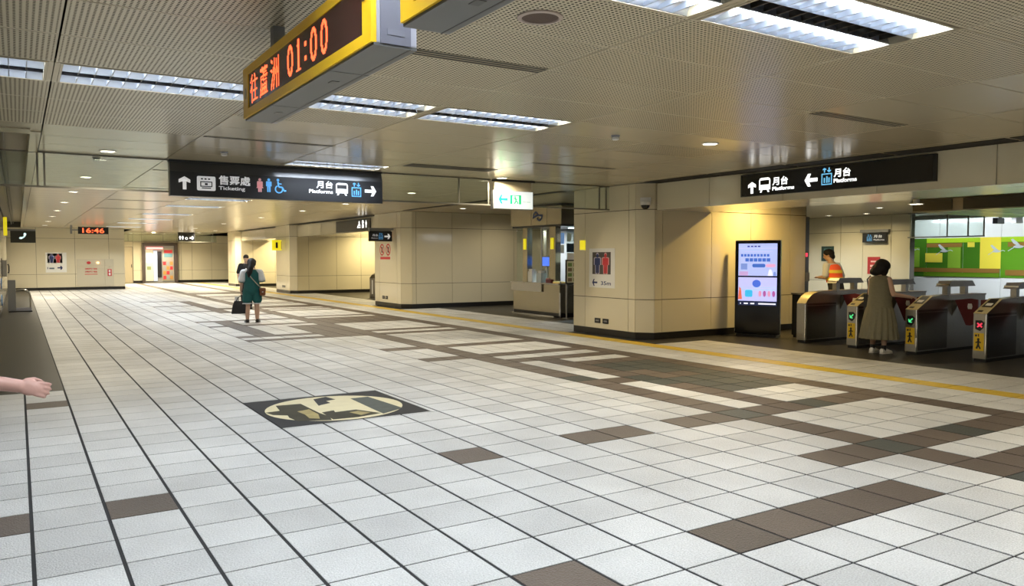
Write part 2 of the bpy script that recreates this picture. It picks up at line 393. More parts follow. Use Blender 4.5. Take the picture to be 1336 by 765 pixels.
# inlaid floor picture: a dark square, a cream disc and dark ragged shapes
fm = root('floor_picture', (2.77, 3.54, 0), 'square dark floor picture with a cream circle and ragged dark shapes, set among white tiles', 'floor art')
o3 = (2.77, 3.54, 0); FR = Frame((0, 0, 0), (1, 0, 0), (0, 1, 0), (0, 0, 1))
PIC_K = mat('picture_charcoal', (.018, .019, .022), .55, spec=.12); PIC_C = mat('picture_cream', (.62, .55, .34), .5, noise=.12, nscale=6); PIC_G = mat('picture_greygreen', (.07, .08, .072), .55, spec=.12, noise=.3, nscale=9); PIC_D = mat('picture_olive', (.03, .027, .014), .55, spec=.12, noise=.6, nscale=5)
bx('backing_square', PIC_K, fm, MX0, MX1, MY0, MY1, -.0034, 0, off=o3)
Flat(FR, .0002, .0006).disc(2.77, 3.52, .71, .69, 48).build('cream_disc', PIC_C, fm, off=o3)
for nm, m_, p in (('dark_shape', PIC_D, [(2.26, 3.93), (2.52, 3.9), (2.53, 3.3), (2.56, 3.09), (2.52, 2.9), (2.22, 3.03), (2.2, 3.23), (2.22, 3.35), (2.1, 3.45), (2.07, 3.61), (2.22, 3.63)]),
                  ('dark_shape', PIC_K, [(2.72, 4.09), (2.89, 4.17), (2.93, 3.96), (2.81, 3.92), (2.81, 3.78), (2.69, 3.72), (2.65, 3.69)]),
                  ('grey_shape', PIC_G, [(3.09, 3.92), (3.3, 3.93), (3.36, 3.1), (3.07, 2.93), (3.07, 3.16)]),
                  ('dark_shape', PIC_D, [(2.56, 3.32), (2.7, 3.36), (2.68, 3.26), (2.91, 3.28), (3.06, 2.97), (2.79, 2.9), (2.54, 2.92), (2.55, 3.15)])):
    Flat(FR, .0009, .0005).poly(p[::-1]).build(nm, m_, fm, off=o3)
PIC_O = mat('picture_gold', (.30, .24, .09), .5, noise=.5, nscale=9, spec=.2)
for p in ([(2.36, 3.5), (2.5, 3.55), (2.5, 3.25), (2.44, 3.02), (2.36, 3.1), (2.38, 3.3)], [(2.80, 3.18), (2.9, 3.2), (2.98, 3.05), (2.85, 2.98)]): Flat(FR, .0014, .0004).poly(p[::-1]).build('gold_patch', PIC_O, fm, off=o3)

# ------------------------------------------------------------------ ceiling: panel by panel at 3.0 m
ZC = 3.0
ceil = MB().box(-9, 41, -14, 54, 3.25, 3.35).build('ceiling', CSLAB); tag(ceil, kind='structure', label='low ceiling of glossy beige metal panels, partly perforated')
XL = [round(.23 + 1.58 * k, 3) for k in range(-5, 7)] + [10.02]
YL = [-13.6 + .76 * i for i in range(15)] + [-1.76, -1.0, -.24, .54, 1.37, 2.2, 2.95, 3.73, 4.51, 5.33, 6.2, 6.98, 7.62]
while YL[-1] < 51: YL.append(round(YL[-1] + .778, 3))
YL = sorted(set(y for y in YL if y <= -2.9 or y >= -1.8)) ; YL = [y for y in YL if y < -2.6] + [-2.52] + [y for y in YL if y > -2]
FIX = set()           # (column index, row index) taken by fluorescent fittings
def row_of(y): return max(i for i, v in enumerate(YL[:-1]) if v <= y)
def col_of(x): return max(i for i, v in enumerate(XL[:-1]) if v <= x)
for x in (-.6, 1, 2.6, 4.2): FIX.add((col_of(x), row_of(2.5)))
for x in (-.6, 1, 2.6, 4.2): FIX.add((col_of(x), row_of(-1.4)))
for y in (-5.6, -9.5):
    for x in (1, 2.6, 4.2, 7.4): FIX.add((col_of(x), row_of(y)))
for y in (7.2, 11.2, 15.4, 19.2, 23.7, 27.5, 31.5, 36): FIX.add((col_of(4.2), row_of(y)))
def perforated(x, y):
    if x < 1.8: return y < 5.33
    if x < 3.4: return y < 3.73
    if x < 5: return y < 2.2
    if x < 6.5: return y < 2.2 or 2.95 < y < 3.73
    if x < 8.1: return .54 < y < 2.2 or 2.95 < y < 3.73
    return False
pan = []
for j in range(len(YL) - 1):
    y0, y1 = YL[j], YL[j + 1]
    for i in range(len(XL) - 1):
        x0, x1 = XL[i], XL[i + 1]; xm, ym = (x0 + x1) / 2, (y0 + y1) / 2
        if (i, j) in FIX: continue
        if x1 < .3 and ym > 5.8: continue                   # raised coffer on the left
        if ym > 39.3 and xm < 4.3: continue
        pan.append((in_view((xm, ym, ZC), .15), perforated(xm, ym), x0 + .006, x1 - .006, y0 + .005, y1 - .005))
pan.sort(key=lambda t: -t[0])
NP = 190
for t in pan[:NP]:
    _, pf, x0, x1, y0, y1 = t; key = ('c', pf, round(x1 - x0, 3), round(y1 - y0, 3))
    if key not in SHARE:
        me_ = MB().box(0, x1 - x0, 0, y1 - y0, 0, .009, bev=.002); o = me_.build('ceiling_panel', PERF if pf else CEIL, ceil); SHARE[key] = o.data
    else: o = link(bpy.data.objects.new('ceiling_panel', SHARE[key]), ceil)
    o.location = (x0, y0, ZC)
mb = MB()
for t in pan[NP:]: mb.box(*t[2:], ZC, ZC + .009)
for j in range(len(YL) - 1):                               # over the recess beyond the column line
    if 9.1 < YL[j] < 50:
        for i in range(4): mb.box(10.03 + i * 1.58, 11.6 + i * 1.58, YL[j] + .003, YL[j + 1] - .003, ZC, ZC + .03)
tag(mb.build('distant_panels', CEIL, ceil), kind='stuff')
bx('ceiling_backing', CDARK, ceil, .24, 10.02, -13.9, 51, 3.14, 3.16); bx('ceiling_backing', CDARK, ceil, -8.9, .24, -13.9, 5.6, 3.14, 3.16)
# coffer trim and track on the left
bx('coffer_trim', CEIL, ceil, .12, .225, 5.9, 39.2, 2.985, 3.26); bx('coffer_trim', CEIL, ceil, -.44, .12, 5.72, 5.86, 2.985, 3.25)
bx('coffer_track', ALU, ceil, -.26, -.22, 5.9, 39.2, 3.12, 3.24); bx('coffer_track', ALU, ceil, -.17, -.15, 5.9, 39.2, 3.17, 3.25)
# paid side: lower ceiling, dropped beam and far ceiling
bx('gate_area_ceiling', CEIL, ceil, 11.8, 15.5, -13.9, 4.9, 2.74, 3.0); bx('gate_side_ceiling', CEIL, ceil, 11.8, 15.0, 4.9, 6.80, 3.0, 3.05)
BEAMD = mat('beam_face_dark', (.075, .07, .05), .3)
bx('dropped_beam', CEIL, ceil, 15.52, 19.4, -13.9, 4.86, 2.5, 3.0)
for y0, y1 in ((4.84, 4.05), (3.83, -3), (-3.3, -9)): bx('beam_face_panel', BEAMD, ceil, 15.49, 15.52, y1, y0, 2.52, 2.735)
for i in range(14): bx('beam_seam', JOINT, ceil, 15.6, 19.35, 4.4 - i * .62, 4.42 - i * .62, 2.497, 2.501)
bx('far_hall_ceiling', CEIL, ceil, 15, 40, -13.9, 20, 3.0, 3.05)

# ------------------------------------------------------------------ walls, clad panel by panel
def clad(wall, p0, d, n, seams, zj=(.13, .77, 2.5, 3.0), m=None, base=True):
    """panels on a wall face: p0 start, d unit along, n outward normal, seam distances; each panel an object"""
    m = m or WALL; d = Vector(d); n = Vector(n); p0 = Vector(p0); g = .006
    def fn(a, b, t): q = p0 + d * a + n * t; return (q.x, q.y, b)
    for s0, s1 in zip(seams, seams[1:]):
        for z0, z1 in zip(zj, zj[1:]):
            MB().prism([(s0 + g, z0 + g), (s1 - g, z0 + g), (s1 - g, z1 - g), (s0 + g, z1 - g)], fn, -.018, 0).build('wall_panel', m, wall)
    if base: MB().prism([(seams[0], 0), (seams[-1], 0), (seams[-1], .13), (seams[0], .13)], fn, -.03, -.006).build('baseboard', BASE, wall)
def block(name, poly, z0=0, z1=3.0, label=None):
    o = MB().prism(poly, lambda a, b, t: (a, b, t), z0, z1).build(name, JOINT); return tag(o, kind='structure', label=label)
def col_block(name, y0, y1, xe, fs, ss, label):
    """wall block on the column line: front face at X=10.02 between y0 and y1, chamfered corner, side face at y0"""
    ch = .26; X = 10.02; e = .018
    wl = block(name, [(X + e, y1), (X + e, y0 + ch), (X + ch, y0 + e), (xe, y0 + e), (xe, y1)], label=label)
    clad(wl, (X, y1, 0), (0, -1, 0), (-1, 0, 0), [y1 - s for s in fs] if fs else [0, y1 - y0 - ch])
    q = .7071; clad(wl, (X, y0 + ch, 0), (q, -q, 0), (-q, -q, 0), [0, ch / q])
    clad(wl, (X + ch, y0, 0), (1, 0, 0), (0, -1, 0), [s - X - ch for s in ss])
    return wl
w1 = col_block('wall_right_near', 6.82, 9.06, 14.75, [9.06, 8.66, 7.28, 7.08], [10.28, 10.47, 11.8, 12.95, 14.2, 14.72], 'cream panelled wall block beside the ticket gates')
w2 = col_block('wall_right_middle', 17.75, 20.1, 17.2, [20.1, 19.7, 18.3, 18.01], [10.28, 10.42, 11.68, 12.75, 14, 15.6, 17.2], 'cream panelled wall block beyond the service booth')
w3 = col_block('wall_right_far', 29.5, 31.9, 17.2, [31.9, 31.6, 30.2, 29.76], [10.28, 10.78, 12.05, 13.2, 14.8, 16.0, 17.2], 'cream panelled wall block with yellow flag sign')
w4 = col_block('wall_right_farthest', 39.6, 41.6, 17.2, [41.6, 41.3, 39.86], [10.28, 10.9, 12.1, 13.6, 15.2, 17.2], 'cream panelled wall block at the far end')
def header(name, y0, y1, seams, label):
    h = tag(MB().box(10.32, 11.8, y0, y1, 2.505, 3.0).build(name, JOINT), kind='structure', label=label)
    for a, b in zip(seams, seams[1:]):
        bx('header_panel', WALL, h, 10.30, 10.32, b + .005, a - .005, 2.5, 2.985)
        bx('soffit_panel', WALL, h, 10.30, 11.8, b + .005, a - .005, 2.485, 2.503)
    return h
h1 = header('trim_gate_header', -13.9, 6.8, [6.8, 5.46, 3.88, 2.27, .66, -.93, -2.5, -4.1, -5.7, -7.3, -8.9, -10.5, -12.1, -13.9], 'cream header beam over the ticket gates')
h3 = header('trim_corridor_header', 20.12, 29.48, [29.48, 28, 26.4, 24.8, 23.2, 21.6, 20.12], 'cream header beam over the side corridor')
h4 = header('trim_far_header', 31.92, 39.58, [39.58, 38, 36.4, 34.8, 33.2, 31.92], 'cream header beam over the far corridor')
# back walls of the two corridors
for nm, y0, y1 in (('wall_corridor', 20.12, 29.5), ('wall_corridor_far', 31.92, 39.6)):
    wl = tag(MB().box(17.2, 17.4, y0, y1, 0, 3).build(nm, JOINT), kind='structure', label='cream panelled end of a side corridor')
    clad(wl, (17.19, y1, 0), (0, -1, 0), (-1, 0, 0), [0, (y1 - y0) / 4, (y1 - y0) / 2, (y1 - y0) * .75, y1 - y0])
# end wall, far wall
we = tag(MB().box(-9, 4.5, 39.32, 39.9, 0, 3.25).build('wall_end', JOINT), kind='structure', label='cream end wall with fire cabinet and toilet sign')
clad(we, (-.9, 39.3, 0), (1, 0, 0), (0, -1, 0), [0, 1.62, 3.24, 4.72, 5.42])
clad(we, (4.52, 39.3, 0), (0, 1, 0), (1, 0, 0), [0, 3.4, 6.8, 10.2])
wf = tag(MB().box(-9, 17.4, 49.52, 49.9, 0, 3.25).build('wall_far', JOINT), kind='structure', label='far cream wall with a lit shop doorway')
clad(wf, (4.4, 49.5, 0), (1, 0, 0), (0, -1, 0), [0, 1.1], zj=(.13, 2.25, 3.0)); clad(wf, (6.05, 49.5, 0), (1, 0, 0), (0, -1, 0), [0, .5], zj=(.13, .77, 2.5, 3.0))
clad(wf, (8.6, 49.5, 0), (1, 0, 0), (0, -1, 0), [0, .25, .9, 2.1, 3.2, 4.6, 6, 8.6])
clad(wf, (5.5, 49.5, 0), (1, 0, 0), (0, -1, 0), [0, .55], zj=(2.25, 3.0), base=False); clad(wf, (6.55, 49.5, 0), (1, 0, 0), (0, -1, 0), [0, 2.05], zj=(2.5, 3.0), base=False)
# left wall, walls out of view that close the hall
wlft = tag(MB().box(-.9, -.47, 6.3, 39.3, 0, 3.25).build('wall_left', JOINT), kind='structure', label='left hall wall along the dark stone floor')
clad(wlft, (-.45, 39.2, 0), (0, -1, 0), (1, 0, 0), [0, 3, 6, 9, 12, 15, 18, 21, 24, 27, 30, 32.9])
wb = tag(MB().box(-9, 41, -14.3, -14, 0, 3.35).build('wall_back', WALL), kind='structure', label='plain cream wall closing the hall behind')
wl2 = tag(MB().box(-9.3, -9, -14, 7, 0, 3.35).build('wall_left_back', WALL), kind='structure', label='plain cream wall on the far left of the hall')
wl3 = tag(MB().box(-9, -.9, 6.3, 6.6, 0, 3.25).build('wall_left_return', WALL), kind='structure', label='plain cream return wall on the left')
# service recess and paid side
wr = tag(MB().box(17.2, 17.5, 9.1, 17.8, 0, 3).build('wall_recess', WALL), kind='structure', label='cream back wall of the service recess')
wg = tag(MB().box(24.52, 24.8, 10.32, 14.6, 0, 3).build('wall_paid_side', JOINT), kind='structure', label='cream panelled wall beyond the ticket gates')
clad(wg, (24.5, 14.6, 0), (0, -1, 0), (-1, 0, 0), [0, 1.76, 2.62, 3.65, 4.3], zj=(.13, .77, 2.45, 3.0))
wm = tag(MB().box(28.02, 28.4, -13.9, 14.6, 0, 3).build('wall_mural', JOINT), kind='structure', label='far wall of the paid side carrying the green mural')
clad(wm, (28.0, 14.5, 0), (0, -1, 0), (-1, 0, 0), [0, 1.6, 3.2, 5.3, 7.4, 9.4, 11.4, 13.4, 15.4, 17.4, 19.4], zj=(.13, .93, 2.26, 3.0), m=mat('wall_white_panel', (.72, .73, .70), .12))
tag(MB().box(14.75, 28.4, 14.62, 14.9, 0, 3).build('wall_paid_end', WALL), kind='structure', label='plain cream wall closing the paid side')
# dark slots between ceiling and walls on the column line
for n_, ys in enumerate([(-2.9 + 1.6 * i, -1.36 + 1.6 * i) for i in range(5, -1, -1)]):
    o = MB().box(9.93, 10.27, ys[0] + .1, ys[1] + .1, 2.992, 3.0).build('ceiling_air_slot', CDARK); tag(o, ORD[n_] + ' black air slot above the gate header, counted from the dome camera', 'vent', 'air slots above the gate header')
for n_, ys in enumerate([(20.3 + 1.6 * i, 21.84 + 1.6 * i) for i in range(6)]):
    o = MB().box(9.93, 10.27, ys[0], ys[1], 2.992, 3.0).build('ceiling_air_slot', CDARK); tag(o, ORD[n_] + ' black air slot above the corridor header, counted from the middle wall block', 'vent', 'air slots above the corridor header')
for n_, ys in enumerate([(32.1 + 1.6 * i, 33.64 + 1.6 * i) for i in range(4)]):
    o = MB().box(9.93, 10.27, ys[0], ys[1], 2.992, 3.0).build('ceiling_air_slot', CDARK); tag(o, ORD[n_] + ' black air slot above the far header, counted from the yellow flag sign', 'vent', 'air slots above the far header')
for n_, ys in enumerate([(9.3 + 1.62 * i, 10.86 + 1.62 * i) for i in range(5)]):
    o = MB().box(9.80, 10.0, ys[0], ys[1], 2.992, 3.0).build('ceiling_air_slot', CDARK); tag(o, ORD[n_] + ' black air slot before the service booth, counted from the toilet sign wall', 'vent', 'air slots before the service booth')
for y0, y1 in ((-13.9, 6.8), (20.1, 29.5), (31.9, 39.6), (41.6, 49.5)): bx('ceiling_edge_strip', CEIL, ceil, 10.025, 10.31, y0, y1, 3.0, 3.03)
bx('ceiling_edge_strip', CEIL, ceil, 10.31, 17.2, 41.6, 49.5, 3.0, 3.03)

# ------------------------------------------------------------------ lamps
def area(name, loc, sx, sy, watts, col, parent, shape='RECTANGLE', spread=180):
    l = bpy.data.lights.new(name, 'AREA'); l.shape = shape; l.size = sx; l.size_y = sy; l.energy = watts; l.color = col; l.spread = R(spread)
    o = bpy.data.objects.new(name, l); o.location = loc; return link(o, parent)
FMESH = {}
def fixture(x0, x1, y0, y1, label, group=None, watts=FLUO, blades=12, z=ZC):
    W, D = x1 - x0, y1 - y0
    t = root('fluorescent_fitting', (x0, y0, z), label, 'ceiling light', group)
    fr = MB()
    for a in ((0, W, 0, .018), (0, W, D - .018, D), (0, .018, .018, D - .018), (W - .018, W, .018, D - .018)): fr.box(*a, -.004, .11)
    fr.build('frame', CEIL, t)
    bx('backing', GREY, t, 0, W, 0, D, .11, .12)
    yc = (D * .21, D * .79)
    for y in yc:
        # parabolic trough: two curved sides
        h = D * .18; mb = MB()
        for s in (-1, 1):
            P = [(y + s * h, 0), (y + s * h * .93, .03), (y + s * h * .75, .065), (y + s * h * .4, .095)]
            mb.prism([(a, b) for a, b in P] + [(a + s * .004, b + .004) for a, b in P[::-1]], lambda a, b, d: (d, a, b), .02, W - .02)
        mb.build('reflector', REFL, t, smooth=True)
        MB().tube([(.03, y, .07), (W - .03, y, .07)], .014, 10).build('tube', TUBE, t, smooth=True)
        area('tube_light', (W / 2, y, .052), W - .1, .03, watts, COOL, t)
        for i in range(1, blades + 1):
            x = .02 + (W - .04) * i / (blades + 1)
            if ('blade', round(h, 3)) not in FMESH:
                o = MB().prism([(-h * .97, .0), (h * .97, 0), (h * .97, .022), (0, .045), (-h * .97, .022)], lambda a, b, d: (d, a, b), -.004, .004).build('louver_blade', REFL, t); FMESH[('blade', round(h, 3))] = o.data
            else: o = link(bpy.data.objects.new('louver_blade', FMESH[('blade', round(h, 3))]), t)
            o.location = (x, y, 0)
    bx('spine', mat('spine_brown', (.10, .085, .075), .4), t, .02, W - .02, D * .41, D * .59, .05, .07)
    for i in range(1, blades + 1):
        x = .02 + (W - .04) * i / (blades + 1); bx('spine_fin', STEELD, t, x - .004, x + .004, D * .40, D * .60, .01, .05)
    return t
FX = {}
for i, j in sorted(FIX, key=lambda q: (YL[q[1]], q[0])):
    x0, x1, y0, y1 = XL[i] + .04, XL[i + 1] - .04, YL[j] + .01, YL[j + 1] - .01
    ym = (y0 + y1) / 2; far = ym > 6; grp = None
    if ym < -2.6: lab = 'fluorescent louver fitting in the perforated ceiling behind the hanging display'; grp = 'fluorescent fittings behind the hanging displays'
    elif ym < 0: lab = ['fluorescent louver fitting in the near ceiling left of the hanging display', 'fluorescent louver fitting directly over the second hanging display', 'bright fluorescent louver fitting in the ceiling beside the round speaker', 'brightest twin-tube fluorescent fitting, one panel away from the round speaker'][i - col_of(-.6)]
    elif ym < 4: lab = ['fluorescent fitting crossing the ceiling over the left wall side', 'long fluorescent louver fitting left of the orange LED display, near the left ceiling seam', 'fluorescent louver fitting partly hidden behind the orange LED display', 'fluorescent louver fitting right of the LED display, near the smoke detector'][i - col_of(-.6)]
    elif ym < 9: lab = 'fluorescent louver fitting just above the ticketing sign'
    elif ym < 13: lab = 'fluorescent fitting hidden behind the ticketing sign'
    else: nf = globals().setdefault('NF', []); nf.append(1); lab = ORD[len(nf) - 1] + ' slim fluorescent fitting showing below the ticketing sign'; grp = 'far fluorescent fittings beyond the ticketing sign'
    fixture(x0, x1, y0, y1, lab, grp, watts=FLUO * (1.5 if ym < -2.6 else 1.2 if ym < 0 else 1.0 if ym < 4 else 1.3 if ym < 13 else 2.2), blades=12 if not far else 10)
    for a in ((XL[i] + .003, x0 - .002, YL[j] + .003, YL[j + 1] - .003), (x1 + .002, XL[i + 1] - .003, YL[j] + .003, YL[j + 1] - .003)): bx('fitting_margin', CEIL, ceil, *a, ZC, ZC + .03)
def downlight(x, y, z, label, group, watts=DOWN, col=WARM, r=.085):
    t = root('downlight', (x, y, z), label, 'ceiling light', group)
    MB().lathe((0, 0, 0), [(r + .022, 0), (r + .022, -.008), (r + .004, -.012), (r, -.004), (r, 0)], 24).build('trim_ring', WHITEG, t, smooth=True)
    MB().cyl((0, 0), r, -.006, -.003, 24).build('diffuser', DIFF, t)
    area('downlight_lamp', (0, 0, -.014), r * 2, r * 2, watts, col, t, 'DISK', 160)
    return t
LEFT_G = 'downlights in a row along the left of the hall'; RIGHT_G = 'downlights in a row along the column line'
for n_, y in enumerate((7.33, 11.3, 14.95, 18.8, 23, 27, 31.4, 35.9)): downlight(1.02, y, ZC, 'round downlight just before the left glass smoke barrier' if n_ == 0 else ORD[n_ - 1] + ' round downlight beyond the left glass smoke barrier beside the coffer', LEFT_G, DOWN * (.55 if y < 28 else 1.9), (1, .90, .70))
downlight(7.3, 2.58, ZC, 'warm round downlight glowing before the gate header sign', None, DOWN * 1.8)
downlight(7.3, 7.55, ZC, 'round downlight just above the green exit sign', None)
for n_, y in enumerate((11.4, 15.5, 19.2, 24, 30, 36.2)): downlight(7.33, y, ZC, ORD[n_] + ' round downlight beyond the exit sign in the row along the columns', RIGHT_G, DOWN * (1 if y < 17 else 1.6))
for x, y in ((8.87, 39.2), (8.87, 43.7), (6.5, 44), (5.6, 46.5), (7.4, 46.5)): downlight(x, y, ZC, 'round downlight at the far end before the shop doorway', 'downlights at the far end', DOWN * 3.2)
for y in (-3.2, -7.5): downlight(7.3, y, ZC, 'round downlight in the ceiling before the gates, behind the header sign', 'downlights before the gates', 95)
downlight(12.7, 6.05, 3.0, 'warm downlight washing the wall behind the screen totem', None, 75, (1, .68, .22))
t = downlight(14.7, 4.3, 2.62, 'oval-looking surface downlight hanging under the ceiling inside the gates', None, 14, (1, .85, .55), .12)
MB().cyl((0, 0), .06, 0, .12, 16).build('housing', WHITEG, t)
for y in (1.5, -2): downlight(13.4, y, 2.74, 'downlight in the low ceiling over the gate lanes', 'downlights over the gate lanes', 9, (1, .8, .5))
for x, y, w_, lab in ((12.8, 23.4, 90, 'warm downlight in the near side corridor beside the middle wall block'), (13.6, 28.3, 140, 'warm downlight close to the far wall of the near side corridor'), (12.8, 34.5, 90, 'warm downlight in the far side corridor behind the yellow flag sign block'), (12.6, 38.5, 170, 'warm downlight close to the farthest wall block in the far corridor')): downlight(x, y, ZC, lab, None, w_, (1, .82, .45))
for x, y in ((12.5, 10.3), (13.2, 16.3), (10.9, 15.6)): downlight(x, y, ZC, 'downlight over the service booth recess', 'downlights over the service booth recess', 20)
for x, y in ((23.2, 12.4), (23.2, 11.0), (20.8, 9.0)): downlight(x, y, ZC, 'added warm downlight before the panelled wall beyond the gates', 'added warm downlights beyond the gates', 28, (1, .84, .5))  # extra lamps added only to warm and brighten the panelled wall
for x, y in ((25.2, 8), (25.2, 3), (22, 6.5), (21, 12.5), (25.5, -3)):
    fixture(x, x + 1.2, y, y + .5, 'fluorescent fitting in the ceiling before the green mural', 'fluorescent fittings before the green mural', watts=110, blades=6, z=2.88)

# ------------------------------------------------------------------ ceiling fittings
def vent(x0, x1, y0, y1, label, group, n=3):
    t = root('ceiling_vent', (x0, y0, ZC), label, 'vent', group)
    W, D = x1 - x0, y1 - y0; bx('backing', CDARK, t, 0, W, 0, D, -.003, 0)
    for k in range(n + 1): bx('slat', CEIL, t, 0, W, (D - .014) * k / n, (D - .014) * k / n + .014, -.0045, -.003)
    return t
vent(2.31, 3.38, .46, .62, 'black triple-slot air vent beside the hanging LED display', None)
vent(6.62, 8.05, .46, .62, 'black triple-slot air vent in the ceiling before the gate header', None)
vent(1.85, 3.4, 5.26, 5.36, 'thin black air slot in the ceiling near the ticketing sign', 'thin air slots near the hanging signs', 1)
vent(6.54, 8.1, 5.36, 5.46, 'thin black air slot in the ceiling near the exit sign', None, 1)
for n_, y in enumerate((9.4, 13.2, 17.1, 21)): vent(1.85, 3.4, y, y + .1, ORD[n_] + ' thin black air slot beyond the ticketing sign, left of the far fittings', 'thin far air slots', 1)
t = root('ceiling_grille', (5.05, 6.45, ZC), 'wide dark return-air grille in the ceiling between the two hanging signs', 'vent')
bx('backing', mat('grille_dark', (.10, .09, .07), .5), t, 0, 1.5, 0, .36, -.003, 0)
for k in range(9): bx('slat', ALU, t, 0, 1.5, .04 * k, .04 * k + .012, -.009, -.003)
t = root('ceiling_speaker', (2.61, -.56, ZC), 'round brown ceiling speaker with pinkish ring in perforated panel', 'speaker')
MB().lathe((0, 0, 0), [(.135, 0), (.135, -.008), (.125, -.012), (.112, -.012), (.108, -.004)], 32).build('ring', mat('speaker_ring', (.42, .33, .27), .4), t, smooth=True)
MB().cyl((0, 0), .111, -.006, -.001, 32).build('grille', mat('speaker_grille', (.10, .06, .04), .7, bump=.4, bscale=400), t)
def detector(x, y, label):
    t = root('smoke_detector', (x, y, ZC), label, 'smoke detector')
    MB().lathe((0, 0, 0), [(.05, 0), (.05, -.015), (.02, -.018)], 20).build('base', LGREY, t, smooth=True)
    MB().lathe((0, 0, -.018), [(.02, 0), (.042, -.008), (.042, -.03), (.03, -.036), (0.005, -.037)], 20).build('sensor_head', WHITEP, t, smooth=True)
detector(5.885, 2.70, 'small white smoke detector beside the fluorescent fitting'); detector(2.35, 6.6, 'small smoke detector above the ticketing sign')
detector(.95, 8.2, 'small smoke detector beyond the left downlight')

# ------------------------------------------------------------------ hanging LED displays
def led_board(y_far, y_near, label, txt=None):
    t = root('led_display', (1.36, (y_far + y_near) / 2, 2.48), label, 'display')
    L = (y_far - y_near) / 2; h = .33; hw = .10
    bx('housing', LGREY, t, -hw + .012, hw, -L, L, .012, h, bev=.008)
    bx('bottom_plate', mat('board_underside', (.10, .10, .095), .4), t, -hw, hw, -L, L, 0, .012)
    # yellow front frame round the LED window (faces -X)
    x0, x1 = -hw - .012, -hw + .012
    for q in ((-L, -L + .10, .012, h), (L - .12, L, .012, h), (-L + .10, L - .12, .012, .062), (-L + .10, L - .12, h - .05, h)):
        bx('front_frame', YEL, t, x0, x1, q[0], q[1], q[2], q[3])
    bx('led_window', LEDB, t, x0 + .006, x1, -L + .10, L - .12, .062, h - .05)
    bx('hinge', BLACK, t, x0 - .004, x0 + .01, -L + .06, -L + .09, .20, .225)
    MB().prism([(L - .06 + .025 * math.cos(a * .5236), .165 + .035 * math.sin(a * .5236)) for a in range(12)], lambda a, b, d: (d, a, b), x0 - .002, x0).build('lock_cover', mat('brass', (.55, .36, .06), .4), t)
    for s in (-1, 1):                                             # end caps
        bx('end_cap', mat('end_cap_grey', (.15, .15, .18), .35), t, -hw + .03, hw - .03, s * L - .004, s * L + .004, .012, h)
        for k in range(3): bx('end_louver', WHITEG if k % 2 == 0 else BLACK, t, -.045, .045, s * (L + .004) - .004, s * (L + .004) + .004, .245 + k * .025, .255 + k * .025)
        bx('maker_plate', mat('plate_grey', (.16, .16, .19), .5), t, -.04, .04, s * (L + .004) - .002, s * (L + .004) + .002, .05, .075)
    for y in (-L * .5, L * .42):
        bx('bottom_seam', BLACK, t, -hw, hw, y, y + .008, -.001, .001); bx('latch', BLACK, t, -.02, .02, y + .2, y + .26, -.002, .001)
    bx('bottom_edge', BLACK, t, hw - .035, hw - .029, -L, L, -.0015, .001)
    for y in (-L * .55, L * .62): MB().box(-.035, .035, y - .035, y + .035, h, .52).build('hanger_post', GREY, t)
    if txt:
        fr = Frame((x0 + .006, L - .12, .062), (0, -1, 0), (0, 0, 1), (-1, 0, 0))
        H = h - .112; WW = 2 * L - .22
        # raster the glyphs to LED dots
        from mathutils.bvhtree import BVHTree
        for s, a0, a1, b0, b1, nx, ny, bold in txt:
            mb = MB()
            V, F = text_geo(s, bold); X0, X1 = min(v[0] for v in V), max(v[0] for v in V); Y0, Y1 = min(v[1] for v in V), max(v[1] for v in V)
            tr = BVHTree.FromPolygons([Vector(v) for v in V], F)
            for i in range(nx):
                for j in range(ny):
                    hit = tr.ray_cast(Vector((X0 + (i + .5) / nx * (X1 - X0), Y0 + (j + .5) / ny * (Y1 - Y0), 1)), Vector((0, 0, -1)))
                    if hit[0] is None: continue
                    a = a0 + (i + .5) / nx * (a1 - a0); b = b0 + (j + .5) / ny * (b1 - b0); ra = (a1 - a0) / nx * .44; rb = (b1 - b0) / ny * .44
                    mb.prism([(a - ra, b - rb), (a + ra, b - rb), (a + ra, b + rb), (a - ra, b + rb)], fr.at, .0005, .002)
            tag(mb.build('led_character', LED, t), kind='stuff')
    return t
H_ = .218
led_board(.9, -1.30, 'yellow-framed hanging LED display reading 01:00 in red digits', [('往', .05, .22, .02, H_ - .02, 16, 18, 0), ('蘆', .28, .45, .02, H_ - .02, 18, 20, 0), ('洲', .52, .69, .02, H_ - .02, 16, 18, 0.0), ('0', .86, .96, .03, H_ - .02, 9, 18, .0), ('1', 1.02, 1.10, .03, H_ - .02, 6, 18, 0), (':', 1.165, 1.195, .06, H_ - .06, 3, 12, 0), ('0', 1.26, 1.36, .03, H_ - .02, 9, 18, 0), ('0', 1.42, 1.52, .03, H_ - .02, 9, 18, 0)])
led_board(-1.60, -3.8, 'second yellow-framed hanging display, nearer the round ceiling speaker, only its end showing', [('1', .95, 1.05, .03, H_ - .02, 9, 18, 0)])

